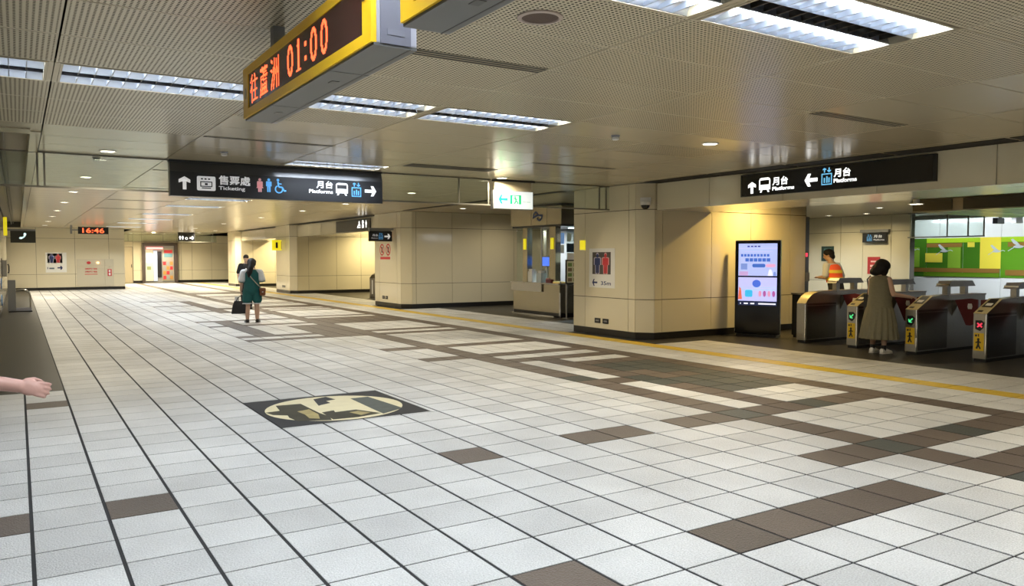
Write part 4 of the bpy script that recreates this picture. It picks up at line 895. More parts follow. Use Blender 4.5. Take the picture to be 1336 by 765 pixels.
bx('side_panel', STEELD, t, .1, 1.6, -.004, 0, .1, .8)
for q in ((11.7, 24.2, 'grey gate cabinet in the side corridor beyond the middle wall block'), (11.6, 36.6, 'grey gate cabinet in the far corridor beyond the far wall block')):
    t = root('corridor_gate', (q[0], q[1], 0), q[2], 'ticket gate')
    MB().prism([(0, 0), (0, .78), (.1, .9), (.25, .97), (1.6, .99), (1.6, 0)], lambda a, b, d: (a, d, b), 0, .55).build('body', STEELD, t); bx('top_plate', STEEL, t, .3, 1.6, -.01, .56, .99, 1.01); bx('front_stripe', WHITEP, t, -.008, 0, .2, .32, .15, .7)

# ------------------------------------------------------------------ service booth
o = (11.87, 13.3, 0); t = root('service_booth', o, 'stainless steel passenger service booth with glass windows and yellow lights', 'booth')
BRONZE = mat('steel_bronze', (.36, .32, .23), .25, metal=1, noise=.08, nscale=10)
bx('plinth', BLACK, t, 11.95, 16.5, 12.25, 14.5, 0, .12, off=o); bx('counter_base', BRONZE, t, 11.90, 12.6, 12.18, 14.45, .12, .70, off=o); bx('counter_front', STEEL, t, 11.84, 12.6, 12.95, 14.47, .66, .87, off=o); bx('counter_side', BRONZE, t, 11.88, 12.6, 12.16, 12.95, .66, .86, off=o)
bx('counter_top', STEEL, t, 11.82, 12.6, 12.14, 14.49, .87, .90, off=o); bx('side_shelf', STEEL, t, 12.6, 16.4, 12.16, 12.6, .86, .90, off=o); bx('floor_trim', CHROME, t, 11.86, 11.9, 12.4, 14.5, 0, .04, off=o)
for a in ((13.81, 14.04), (12.46, 12.74)): bx('post', BRONZE, t, 11.95, 12.12, a[0], a[1], .9, 2.45, off=o)
for y in (12.18, 14.4): bx('post', BRONZE, t, 12.9, 13.0, y, y + .1, .9, 2.45, off=o)
MB().tube([(11.92, 12.2, 0), (11.92, 12.2, .95)], .025, 10).build('corner_rail', CHROME, t, off=o)
bx('fascia', BRONZE, t, 11.88, 16.4, 12.1, 14.55, 2.45, 2.93, off=o); bx('fascia_shadow_gap', BLACK, t, 11.90, 16.3, 12.13, 14.5, 2.40, 2.45, off=o); bx('fascia_top', BLACK, t, 11.95, 16.3, 12.2, 14.5, 2.93, 2.998, off=o)
for y in (12.75, 13.5): bx('fascia_seam', JOINT, t, 11.878, 11.882, y, y + .012, 2.45, 2.93, off=o)
fr = Frame((11.88, 0, 0), (0, -1, 0), (0, 0, 1), (-1, 0, 0)); LB = mat('logo_blue', (.02, .06, .22), .4)
Flat(fr, .001, .004).ring(-13.28, 2.69, .11, .045, 20, 200).ring(-13.10, 2.69, .11, .045, 200, 380).stroke([(-13.42, 2.66), (-13.19, 2.72), (-12.95, 2.70)], .05).build('blue_emblem', LB, t, off=o)
bx('front_glass', GLASS, t, 12.02, 12.03, 12.74, 13.81, .92, 2.40, off=o); bx('front_glass', GLASS, t, 12.02, 12.03, 14.04, 14.45, .92, 2.40, off=o); bx('side_glass', GLASS, t, 12.12, 12.9, 12.2, 12.21, .92, 2.40, off=o)
bx('window_mullion', STEEL, t, 12.01, 12.04, 13.2, 13.23, .9, 2.40, off=o)
bx('back_panel', mat('booth_inside', (.30, .32, .33), .5), t, 16.3, 16.4, 12.2, 14.5, .1, 2.45, off=o); bx('side_back_panel', mat('booth_inside2', (.36, .36, .34), .5), t, 13.4, 16.3, 14.4, 14.5, .1, 2.45, off=o)
for y in (13.925, 12.6): bx('yellow_lamp', YELS, t, 11.93, 11.95, y - .06, y + .06, 1.80, 2.10, off=o)
area('booth_lamp', (1.6, 0, 2.38), 1.2, .5, 110, COOL, t); bx('ceiling_tube', TUBE, t, 12.8, 14.0, 13.0, 13.06, 2.38, 2.40, off=o)
bx('blue_sign', mat('booth_blue', (.08, .25, .55), .4, emit=(.3, .5, .9), es=.3), t, 12.5, 12.52, 12.85, 13.15, 1.95, 2.25, off=o); bx('notice', WHITEP, t, 12.5, 12.52, 12.85, 13.12, 1.70, 1.92, off=o)
bx('side_notice', mat('notice_dark', (.03, .05, .10), .4), t, 12.14, 12.85, 12.215, 12.225, 1.72, 1.95, off=o); bx('side_notice', WHITEP, t, 12.14, 12.5, 12.19, 12.2, 1.45, 1.70, off=o)
for x in (12.16, 12.36, 12.56): bx('side_notice', WHITEP, t, x, x + .13, 12.215, 12.225, 2.0, 2.22, off=o)
def thing1(name, loc, label, cat): return root(name, loc, label, cat)
t = thing1('monitor', (12.3, 13.38, .9), 'small monitor with a bright blue screen on the booth counter', 'monitor')
bx('screen_case', BLACK, t, 0, .04, -.27, .27, .42, .72, bev=.008); bx('screen', lit('screen_blue', (.02, .14, .9), 1.2), t, -.004, 0, -.24, .24, .45, .69); bx('stand', STEEL, t, .01, .04, -.03, .03, .02, .45); bx('foot', STEEL, t, -.06, .1, -.09, .09, 0, .02)
t = thing1('paper_holder', (12.05, 13.75, .9), 'white paper holder on the booth counter below the left post', 'holder'); bx('tray', WHITEG, t, -.08, .1, -.14, .12, 0, .3, bev=.02); bx('papers', WHITEP, t, -.05, .07, -.1, .08, .3, .36)
t = thing1('paper_holder', (12.0, 13.2, .9), 'pale plastic box on the booth counter beside the monitor', 'holder'); bx('tray', mat('pale_blue', (.5, .58, .62), .3), t, -.08, .1, -.12, .12, 0, .26, bev=.01); bx('papers', WHITEP, t, -.05, .07, -.08, .06, .26, .32)
t = thing1('red_stamp_pad', (11.98, 12.72, .9), 'small dark red box on the booth counter', 'box'); bx('case', mat('dark_red', (.16, .02, .03), .4), t, -.08, .08, -.12, .12, 0, .10, bev=.01); bx('lid', mat('pinkish', (.45, .2, .18), .4), t, -.05, .05, .0, .14, .10, .13)
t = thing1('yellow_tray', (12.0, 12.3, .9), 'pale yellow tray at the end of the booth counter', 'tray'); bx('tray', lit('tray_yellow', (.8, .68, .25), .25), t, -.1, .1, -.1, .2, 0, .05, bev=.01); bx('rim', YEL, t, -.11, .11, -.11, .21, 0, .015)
t = thing1('leaflet_stand', (12.12, 11.92, 0), 'standing leaflet board with cream and green notices beside the booth', 'notice board')
bx('board', BLACK, t, -.22, .20, 0, .03, .9, 1.52); bx('sheet', mat('leaflet_cream', (.62, .60, .42), .5), t, -.19, .17, -.004, 0, .93, 1.49); bx('leg', STEEL, t, -.2, -.17, .0, .03, .02, .9); bx('leg', STEEL, t, .15, .18, 0, .03, .02, .9); bx('foot', STEEL, t, -.22, .2, -.12, .14, 0, .02)
for q in range(2):
    for r_ in range(4): bx('notice_block', mat('leaf_green', (.16, .26, .08), .5) if (q + r_) % 2 else mat('leaf_brown', (.2, .14, .08), .5), t, -.16 + q * .17, -.03 + q * .17, -.006, -.004, .96 + r_ * .13, 1.05 + r_ * .13)

# ------------------------------------------------------------------ mural and signs beyond the gates
o = (27.96, 8, .9); t = root('mural', o, 'long green and yellow mural with flying birds on the wall beyond the gates', 'mural')
def MY(c):
    x = 1160 + c / 7.59; P = [(1185, 12.47), (1207, 11.82), (1278, 9.90), (1306, 9.20), (1336, 8.5), (1400, 7.1), (1500, 5.2), (1700, 2.2)]
    for (a, b), (c_, d) in zip(P, P[1:]):
        if x <= c_ or c_ == 1700: return b + (x - a) / (c_ - a) * (d - b)
def MZ(c): return 2.27 - (c - 240) / 372 * 1.37
MC = {'d': (.050, .155, .012), 'g': (.10, .26, .015), 'l': (.33, .52, .02), 'm': (.20, .36, .03), 'b': (.24, .13, .03), 'y': (.72, .60, .06), 'v': (.11, .22, .012)}
def mrect(x0, x1, y0, y1, c, d, nm='mural_panel'): bx(nm, mat('mural_' + c, MC[c], .18), t, 27.984 - d, 27.999 - d, MY(x1), MY(x0), MZ(y1), MZ(y0), off=o)
for x0, x1 in ((185, 375), (375, 740), (740, 1105), (1105, 1900), (1900, 3200)): mrect(x0 + 2, x1 - 2, 240, 612, 'd' if x0 != 1105 else 'g', 0, 'mural_board')
for q in ((377, 902, 240, 285, 'l'), (1113, 1900, 240, 285, 'l'), (377, 730, 290, 328, 'b'), (190, 1100, 530, 570, 'b'), (352, 1100, 573, 611, 'v'), (207, 308, 328, 522, 'm'), (365, 540, 385, 475, 'y'), (595, 720, 330, 527, 'm'), (785, 850, 280, 330, 'y'), (905, 1110, 240, 530, 'y'), (1180, 1700, 290, 330, 'b'), (1160, 1800, 540, 590, 'b'), (1500, 1700, 330, 530, 'm'), (2000, 2300, 300, 500, 'y'), (1900, 2900, 540, 590, 'b'), (2400, 2700, 260, 330, 'l')): mrect(*q, .02)
fr = Frame((27.955, 0, 0), (0, -1, 0), (0, 0, 1), (-1, 0, 0)); BIRD = mat('bird_grey', (.42, .46, .46), .4)
for cx, cy, s in ((240, 350, 1), (560, 365, 1.1), (1070, 370, 1), (1290, 330, 1.2)):
    A, B = -MY(cx), MZ(cy)
    Flat(fr, .0, .004).disc(A, B, .13 * s, .04 * s).poly([(A - .03 * s, B + .02 * s), (A + .07 * s, B + .02 * s), (A - .04 * s, B + .13 * s), (A - .15 * s, B + .22 * s), (A - .2 * s, B + .2 * s), (A - .14 * s, B + .1 * s)]).stroke([(A + .11 * s, B), (A + .2 * s, B + .03 * s), (A + .27 * s, B + .0 * s)], .022 * s).stroke([(A - .1 * s, B - .01 * s), (A - .18 * s, B - .06 * s), (A - .27 * s, B - .12 * s)], .02 * s).build('bird', BIRD, t, off=o)
for n_, y in enumerate((10.6, 6.6, 2.6)):  # unseen strip lights, added to brighten the white band above the mural
    t = root('added_wall_washer', (26.6, y, 3.0), ORD[n_] + ' added strip light washing the white band above the mural, from the panelled wall', 'ceiling light', 'added strip lights above the mural')
    bx('housing', WHITEG, t, -.12, .02, -1.8, 1.8, -.12, 0); MB().tube([(.05, -1.75, -.07), (.05, 1.75, -.07)], .018, 10).build('tube', TUBE, t, smooth=True)
    a = area('added_wall_wash_lamp', (.09, 0, -.08), 3.5, .06, 42, COOL, t); a.rotation_euler = Euler((R(62), 0, R(-90)))
o = (24.3, 9, 3.0); t = root('smoke_barrier', o, 'glass smoke barrier hanging before the green mural', 'smoke barrier')
bx('glass_pane', GLASS, t, 24.297, 24.303, 7.9, 10.2, 2.24, 2.99, off=o); bx('bottom_rail', ALU, t, 24.28, 24.32, 7.88, 10.25, 2.20, 2.24, off=o); bx('top_rail', ALU, t, 24.28, 24.32, 7.88, 10.25, 2.97, 3.0, off=o)
for y in (10.15, 8.99, 8.36, 7.9): bx('mullion', ALU, t, 24.285, 24.315, y - .018, y + .018, 2.24, 2.97, off=o)
o = (24.5, 11.5, 2.07); t = root('small_platform_sign', o, 'small black Platforms sign on the wall beyond the gates', 'sign')
bx('sign_box', SIGNB, t, 24.38, 24.46, 11.05, 11.92, 2.09, 2.40, off=o); bx('top_bar', GREY, t, 24.36, 24.5, 10.98, 12.0, 2.42, 2.52, off=o); bx('bracket', GREY, t, 24.40, 24.5, 11.3, 11.7, 2.36, 2.44, off=o)
fr = Frame((24.38, 0, 0), (0, -1, 0), (0, 0, 1), (-1, 0, 0)); text('月台', fr, -11.5, -11.2, 2.24, 2.34, LIT_W2, t, off=o); text('Platforms', fr, -11.5, -11.12, 2.15, 2.2, LIT_W2, t, off=o, bold=0); Flat(fr).lift(-11.66, 2.14, .18, .22).build('lift_symbol', LIT_B2, t, off=o)
o = (24.5, 11.55, 1.02); t = root('red_poster', o, 'red poster with white lettering on the wall beyond the gates', 'poster')
bx('sheet', mat('poster_red', (.42, .03, .03), .4), t, 24.485, 24.5, 11.33, 11.78, 1.02, 1.60, off=o)
fr = Frame((24.485, 0, 0), (0, -1, 0), (0, 0, 1), (-1, 0, 0)); Flat(fr).rect(-11.66, -11.45, 1.42, 1.47).rect(-11.68, -11.43, 1.26, 1.33).rect(-11.68, -11.43, 1.15, 1.22).build('text_block', mat('poster_pale', (.75, .5, .45), .5), t, off=o)
o = (24.5, 13.35, 1.5); t = root('dark_notice', o, 'dark green notice on the wall behind the station officer', 'poster'); bx('sheet', mat('notice_green_dark', (.02, .05, .045), .4), t, 24.48, 24.5, 13.1, 13.6, 1.45, 1.98, off=o); bx('stripe', mat('notice_teal', (.1, .22, .22), .4), t, 24.475, 24.48, 13.2, 13.5, 1.7, 1.9, off=o)
t = root('steel_door_post', (14.82, 6.9, 0), 'slim steel post with a red lamp at the end of the gate-side wall', 'post')
bx('post', STEELD, t, -.05, .06, -.05, .06, 0, 2.48); bx('red_lamp', lit('lamp_red2', (.8, .03, .06), 2), t, -.06, .0, -.062, -.05, 1.60, 1.68); bx('grey_box', GREY, t, -.08, .06, -.075, -.05, 1.05, 1.25)
for y, lab in ((7.5, 'ceiling camera pair hanging before the green mural'),):
    t = root('cctv_cameras', (24, 7.1, 3.0), lab, 'camera'); bx('mount', GREY, t, -.06, .06, -.35, .3, -.06, 0)
    for d, a in ((-.3, 0), (.2, 1)):
        bx('stem', GREY, t, -.03, .03, d - .03, d + .03, -.3, -.06); MB().box(-.3, .1, d - .07, d + .07, -.45, -.28, bev=.02).build('camera_body', BLACK if a else WHITEG, t)

# ------------------------------------------------------------------ people
SKIN = mat('skin', (.52, .33, .24), .5); SKIN2 = mat('skin_rosy', (.55, .31, .25), .5); HAIR = mat('hair_black', (.010, .008, .008), .65, spec=.3)
def fuse(mb, name, m, parent, voxel=.009, smooth=4):
    """melt overlapping closed volumes into one continuous skin"""
    tmp = mb.build('tmp', m)
    r = tmp.modifiers.new('r', 'REMESH'); r.mode = 'VOXEL'; r.voxel_size = voxel
    if smooth: s = tmp.modifiers.new('s', 'SMOOTH'); s.iterations = smooth; s.factor = .5
    dg = bpy.context.evaluated_depsgraph_get(); me = bpy.data.meshes.new_from_object(tmp.evaluated_get(dg)); old = tmp.data
    bpy.data.objects.remove(tmp); bpy.data.meshes.remove(old)
    me.name = name; me.materials.clear(); me.materials.append(m)
    for p in me.polygons: p.use_smooth = True
    return link(bpy.data.objects.new(name, me), parent)
def limb(mb, pts, rad, n=12):
    for p, r in zip(pts, rad): mb.ell(p, (r, r, r), 10, 7)
    for (p, q), (a, b) in zip(zip(pts, pts[1:]), zip(rad, rad[1:])): mb.tube([p, q], [a, b], n)
def torso(mb, lv, n=18):
    """stacked ellipses: (z, rx, ry, x offset, y offset)"""
    mb.rings([[(ox + rx * math.cos(k * 2 * math.pi / n), oy + ry * math.sin(k * 2 * math.pi / n), z) for k in range(n)] for z, rx, ry, ox, oy in lv])
def hand(mb, wr, d, pn, side, sc=1, curl=.5):
    th_ = .55 if curl > .91 else 1
    """palm and five fingers: wrist point, direction of the fingers, palm normal (towards which the fingers curl), thumb side"""
    wr, d, pn = Vector(wr), Vector(d).normalized(), Vector(pn); pn = (pn - d * pn.dot(d)).normalized(); s = d.cross(pn) * -side
    M = Matrix((d, s, pn)).transposed()
    mb.ell(wr + d * .045 * sc, (.055 * sc, .040 * sc, .017 * sc), 12, 8, M)
    for k, (o, L) in enumerate(((.030, .062), (.010, .070), (-.010, .066), (-.029, .052))):
        p = wr + (d * .078 + s * o) * sc; a = (d + s * o * 2.5).normalized(); P = [p]; th = 0
        for q in range(3):
            th += curl * .55; v = a * math.cos(th) + pn * math.sin(th); p = p + v * L * sc * (.42, .33, .25)[q]; P.append(p)
        limb(mb, P, [.0092 * sc, .0088 * sc, .0082 * sc, .0072 * sc], 8)
    p = wr + (d * .022 + s * .030) * sc; P = [p, p + (d * .022 + s * .026 * th_ + pn * .008 / th_) * sc, p + (d * .045 + s * .034 * th_ * .6 + pn * .02 / th_) * sc, p + (d * .060 + s * .032 * th_ * .2 + pn * .03 / th_) * sc]
    limb(mb, P, [.014 * sc, .011 * sc, .0095 * sc, .0085 * sc], 8)
def head(mb, c, fwd, sc=1, tilt=0):
    """skull, jaw, nose, ears, lips; c centre, fwd facing direction in the horizontal plane, tilt down in radians; returns matrix"""
    f = Vector((fwd[0], fwd[1], 0)).normalized(); u = Vector((0, 0, 1)); r = f.cross(u)
    f2 = f * math.cos(tilt) - u * math.sin(tilt); u2 = u * math.cos(tilt) + f * math.sin(tilt)
    M = Matrix((r, f2, u2)).transposed(); c = Vector(c)
    P = lambda x, y, z: c + M @ Vector((x, y, z)) * sc
    mb.ell(c + M @ Vector((0, -.008, .025)) * sc, (.074 * sc, .092 * sc, .088 * sc), 16, 10, M)
    mb.ell(P(0, .018, -.045), (.056 * sc, .066 * sc, .066 * sc), 14, 9, M)
    mb.ell(P(0, .092, -.018), (.013 * sc, .016 * sc, .024 * sc), 8, 6, M); mb.ell(P(0, .078, -.058), (.024 * sc, .012 * sc, .010 * sc), 8, 6, M); mb.ell(P(0, .066, -.095), (.022 * sc, .016 * sc, .014 * sc), 8, 6, M)
    for s in (-1, 1): mb.ell(P(s * .075, -.012, -.008), (.010 * sc, .02 * sc, .030 * sc), 8, 6, M)
    return P, M
def eyes(t, P, M, sc=1):
    for s in (-1, 1):
        mb = MB(); mb.ell(P(s * .031, .076, .008), (.014 * sc, .009 * sc, .007 * sc), 8, 6, M); mb.build('eye', mat('eye_white', (.7, .68, .66), .2), t, smooth=True)
        mb = MB(); mb.ell(P(s * .031, .083, .008), (.006 * sc, .004 * sc, .006 * sc), 8, 6, M); mb.build('iris', mat('iris_dark', (.02, .012, .01), .2), t, smooth=True)
def shoe(t, an, fwd, m, sole, name='shoe', sc=1):
    """trainer: an ankle point (z above floor), pointing along fwd; foot flat on the floor"""
    f = Vector((fwd[0], fwd[1], 0)).normalized(); r = f.cross(Vector((0, 0, 1))); M = Matrix((r, f, Vector((0, 0, 1)))).transposed(); a = Vector((an[0], an[1], 0))
    def ring(y, w, z0, z1): return [a + f * y * sc + r * (w * math.cos(k * math.pi / 6)) * sc + Vector((0, 0, (z0 + z1) / 2 + (z1 - z0) / 2 * math.sin(k * math.pi / 6))) * sc for k in range(12)]
    mb = MB(); mb.rings([ring(-.07, .02, .02, .06), ring(-.06, .036, .012, .085), ring(-.02, .040, .01, .10), ring(.04, .042, .01, .09), ring(.10, .046, .01, .065), ring(.15, .042, .01, .05), ring(.175, .022, .014, .036)]); o = mb.build(name, m, t, smooth=True)
    def s2(y, w): return [(w, y), (-w, y)]
    L = [(-.072, .02), (-.06, .038), (0, .041), (.08, .046), (.14, .044), (.172, .028), (.182, .01)]
    P = [(w, y) for y, w in L] + [(-w, y) for y, w in L[::-1]]
    MB().prism(P, lambda x, y, z: tuple(a + (r * x + f * y) * sc + Vector((0, 0, z))), 0.001, .018 * sc).build('sole', sole, o)
    return o
def ellipse_ring(c, rx, ry, n=40, wav=0, nw=14, ph=0, ax=None):
    out = []
    for k in range(n):
        a = k * 2 * math.pi / n; q = 1 + wav * math.sin(nw * a + ph)
        out.append((c[0] + rx * q * math.cos(a), c[1] + ry * q * math.sin(a), c[2]))
    return out

# --- girl in the teal uniform (local +y is the way she faces)
g = root('person', (4.77, 15.05, 0), 'girl in teal and white sports uniform seen from behind, head bowed', 'person', rz=-math.atan2(4.8, 19.5))
mb = MB()
torso(mb, [(.76, .12, .10, 0, 0), (.84, .155, .115, 0, 0), (.95, .135, .10, 0, 0), (1.08, .145, .105, 0, 0), (1.2, .16, .10, 0, .0), (1.26, .12, .085, 0, .005), (1.31, .06, .06, 0, .012)])
limb(mb, [(0, .01, 1.27), (0, .03, 1.36)], [.052, .048])
for s in (-1, 1):
    limb(mb, [(s * .085, 0, .80), (s * .095, .01, .42), (s * .10, -.015, .24), (s * .10, -.02, .06)], [.085, .056, .052, .034])
    mb.ell((s * .105, .03, .035), (.035, .09, .032), 10, 7)
limb(mb, [(-.155, 0, 1.235), (-.205, -.02, 1.0), (-.225, .03, .79)], [.052, .040, .027]); hand(mb, (-.225, .03, .785), (-.02, .05, -1), (1, 0, 0), 1, .95, .9)
limb(mb, [(.155, 0, 1.235), (.215, -.01, 1.01), (.13, .20, 1.06)], [.052, .040, .027]); hand(mb, (.13, .205, 1.062), (-.6, .8, .15), (-.3, .2, 1), -1, .95, .6)
P, M = head(mb, (0, .075, 1.425), (0, 1), .98, .55)
fuse(mb, 'body', SKIN, g); eyes(g, P, M, .98)
TEAL = mat('cloth_teal', (.006, .095, .095), .75, noise=.15, nscale=20, bump=.3, bscale=30); WCL = mat('cloth_white', (.66, .68, .70), .8, bump=.3, bscale=30)
mb = MB(); torso(mb, [(.80, .165, .128, 0, 0), (.9, .165, .128, 0, -.005), (1.0, .152, .118, 0, -.005), (1.1, .158, .122, 0, 0), (1.2, .168, .115, 0, 0), (1.265, .12, .095, 0, .005), (1.295, .075, .075, 0, .01)])
fuse(mb, 'jersey', TEAL, g, .011)
for s, el in ((-1, (-.20, -.018, 1.04)), (1, (.205, -.008, 1.05))):
    mb = MB(); limb(mb, [(s * .12, 0, 1.245), (s * .165, 0, 1.225), el], [.06, .074, .078]); sl = fuse(mb, 'sleeve', WCL, g, .011)
    MB().tube([Vector(el) + Vector((0, 0, -.05)), Vector(el) + Vector((s * .003, 0, -.066))], [.074, .074], 16).build('cuff_stripe', TEAL, sl, smooth=True)
mb = MB(); torso(mb, [(.62, .01, .01, 0, 0), (.70, .13, .11, 0, 0), (.80, .168, .13, 0, 0), (.88, .165, .128, 0, 0)])
for s in (-1, 1): limb(mb, [(s * .085, 0, .78), (s * .105, .0, .56)], [.10, .105])
sh = fuse(mb, 'shorts', TEAL, g, .011)
for s in (-1, 1): MB().tube([(s * .106, 0, .478), (s * .106, 0, .456)], [.098, .10], 18).build('hem_stripe', WCL, sh, smooth=True)
mb = MB(); mb.ell(P(0, -.025, .035), (.098, .110, .102), 16, 10, M); mb.ell(P(0, -.055, -.03), (.092, .08, .095), 14, 9, M); mb.ell(P(0, .045, .085), (.07, .05, .035), 12, 8, M)
limb(mb, [P(-.005, -.10, .0), (-.02, -.075, 1.34), (-.05, -.11, 1.22), (-.06, -.125, 1.12)], [.05, .06, .062, .025]); fuse(mb, 'hair', HAIR, g, .009)
MB().tube([P(-.005, -.085, .0), P(-.008, -.10, -.02)], [.05, .05], 12).build('hair_tie', TEAL, g, smooth=True)
for s in (-1, 1): shoe(g, (s * .105, -.01), (s * .15, 1), BLACK, BLACK)
MB().tube([(-.10, .10, 1.29), (-.12, .02, 1.315), (-.10, -.10, 1.24), (.0, -.145, 1.08), (.12, -.14, .92), (.19, -.06, .84)], .011, 8).build('satchel_strap', mat('strap_pale', (.35, .32, .26), .6), g, smooth=True)
sb = root('satchel', (4.77, 15.05, 0), 'small brown leather satchel at the hip of the girl in teal', 'bag', rz=-math.atan2(4.8, 19.5))
LEATH = mat('leather_brown', (.16, .055, .02), .45, noise=.2, nscale=15)
MB().box(.155, .275, -.17, .06, .66, .84, bev=.035).build('bag_body', LEATH, sb, smooth=True); MB().box(.148, .282, -.175, .065, .75, .845, bev=.03).build('bag_flap', LEATH, sb, smooth=True); bx('clasp', CHROME, sb, .20, .23, -.18, -.172, .735, .76)
sb.scale = g.scale = (1.13, 1.1, 1)
tb = root('tote_bag', (4.74, 15.05, 0), 'black tote bag with white paper on top held by the girl in teal', 'bag', rz=-math.atan2(4.8, 19.5))
NYL = mat('nylon_black', (.008, .008, .010), .6, bump=.3, bscale=20)
mb = MB(); mb.rings([[(-.27 + a * .17, .03 + b * .06, .22) for a, b in ((-1, -1), (1, -1), (1, 1), (-1, 1))], [(-.27 + a * .18, .03 + b * .075, .24) for a, b in ((-1, -1), (1, -1), (1, 1), (-1, 1))], [(-.265 + a * .155, .03 + b * .06, .42) for a, b in ((-1, -1), (1, -1), (1, 1), (-1, 1))], [(-.26 + a * .12, .03 + b * .035, .53) for a, b in ((-1, -1), (1, -1), (1, 1), (-1, 1))]]); mb.build('bag_body', NYL, tb)
for y in (-.005, .065): MB().tube([(-.34, y, .52), (-.30, y, .60), (-.235, .03, .655), (-.19, y, .60), (-.17, y, .52)], .009, 8).build('handle', NYL, tb, smooth=True)
MB().box(-.37, -.27, 0, .06, .50, .64, bev=.02).build('white_paper', WCL, tb)

# --- woman tapping in at the gate; faces +X
wo = root('person', (12.0, 3.28, 0), 'woman in a long olive dress and white trainers tapping in at a ticket gate', 'person', rz=-math.pi / 2)
# local +y = world +X, local +x = world -Y (her right)
mb = MB()
torso(mb, [(.76, .13, .11, 0, 0), (.84, .16, .12, 0, 0), (.96, .13, .10, 0, 0), (1.1, .145, .105, 0, .0), (1.2, .155, .095, 0, .01), (1.255, .12, .08, 0, .015), (1.30, .06, .058, 0, .02)])
limb(mb, [(0, .02, 1.26), (0, .04, 1.36)], [.05, .046])
for s in (-1, 1):
    limb(mb, [(s * .085, 0, .80), (s * .095, .01, .44), (s * .10, -.01, .25), (s * .10, -.02, .07)], [.085, .054, .048, .032]); mb.ell((s * .10, .03, .04), (.035, .09, .03), 10, 7)
limb(mb, [(.155, .0, 1.225), (.225, .02, .98), (.37, .24, .94)], [.046, .038, .026]); hand(mb, (.37, .24, .94), (.35, .9, -.12), (0, 0, -1), -1, .92, .35)
limb(mb, [(-.155, .0, 1.225), (-.20, .03, .98), (-.12, .20, .90)], [.046, .038, .026]); hand(mb, (-.12, .20, .90), (.6, .8, 0), (.7, -.3, -.2), 1, .92, .9)
P, M = head(mb, (.015, .06, 1.415), (.35, 1), .98, .35)
fuse(mb, 'body', SKIN, wo); eyes(wo, P, M, .98)
OLIVE = mat('cloth_olive', (.17, .155, .10), .85, noise=.12, nscale=25, bump=.35, bscale=25)
mb = MB(); N = 72
rs = [ellipse_ring((0, .018, 1.285), .085, .07, N), ellipse_ring((0, .01, 1.262), .145, .098, N), ellipse_ring((0, .005, 1.22), .175, .118, N), ellipse_ring((0, 0, 1.1), .178, .135, N), ellipse_ring((0, 0, .98), .182, .142, N), ellipse_ring((0, 0, .86), .195, .158, N), ellipse_ring((0, 0, .75), .208, .17, N, .005)]
mb.rings(rs, cap=False); mb.build('dress_bodice', OLIVE, wo, smooth=True)
mb = MB(); mb.rings([ellipse_ring((0, 0, .765), .205, .168, N), ellipse_ring((0, 0, .745), .216, .178, N, .02, 18), ellipse_ring((0, 0, .66), .238, .20, N, .035, 18, .3), ellipse_ring((0, 0, .50), .268, .232, N, .05, 18, .6), ellipse_ring((0, 0, .34), .292, .26, N, .06, 18, .9), ellipse_ring((0, 0, .245), .305, .272, N, .07, 18, 1.0), ellipse_ring((0, 0, .245), .295, .262, N, .07, 18, 1.0), ellipse_ring((0, 0, .5), .258, .222, N, .05, 18, .6)], cap=False); mb.build('dress_skirt', OLIVE, wo, smooth=True)
mb = MB(); mb.ell(P(0, -.03, .03), (.118, .128, .105), 16, 10, M); mb.ell(P(-.02, -.06, -.05), (.135, .10, .105), 14, 9, M); mb.ell(P(-.06, -.075, -.115), (.11, .075, .055), 14, 9, M); mb.ell(P(-.12, -.07, -.09), (.06, .06, .07), 10, 8, M); mb.ell(P(.07, .0, -.06), (.03, .06, .10), 10, 8, M); mb.ell(P(-.07, .0, -.06), (.03, .06, .10), 10, 8, M); fuse(mb, 'hair', HAIR, wo, .009)
for s in (-1, 1):
    MB().tube([(s * .10, -.02, .05), (s * .10, -.02, .14)], [.04, .038], 14).build('sock', BLACK, wo, smooth=True); shoe(wo, (s * .10, -.01), (s * .12, 1), mat('trainer_white', (.72, .71, .68), .5), mat('trainer_sole', (.6, .58, .54), .6))
hb = root('handbag', (12.0, 3.28, 0), 'black shoulder bag hanging at the side of the woman in olive', 'bag', rz=-math.pi / 2)
MB().box(-.34, -.22, .06, .30, .66, .96, bev=.03).build('bag_body', NYL, hb, smooth=True); MB().tube([(-.28, .08, .94), (-.25, .06, 1.10), (-.20, .03, 1.24), (-.175, .0, 1.275), (-.20, -.05, 1.22), (-.26, .10, .95)], .010, 8).build('strap', NYL, hb, smooth=True)

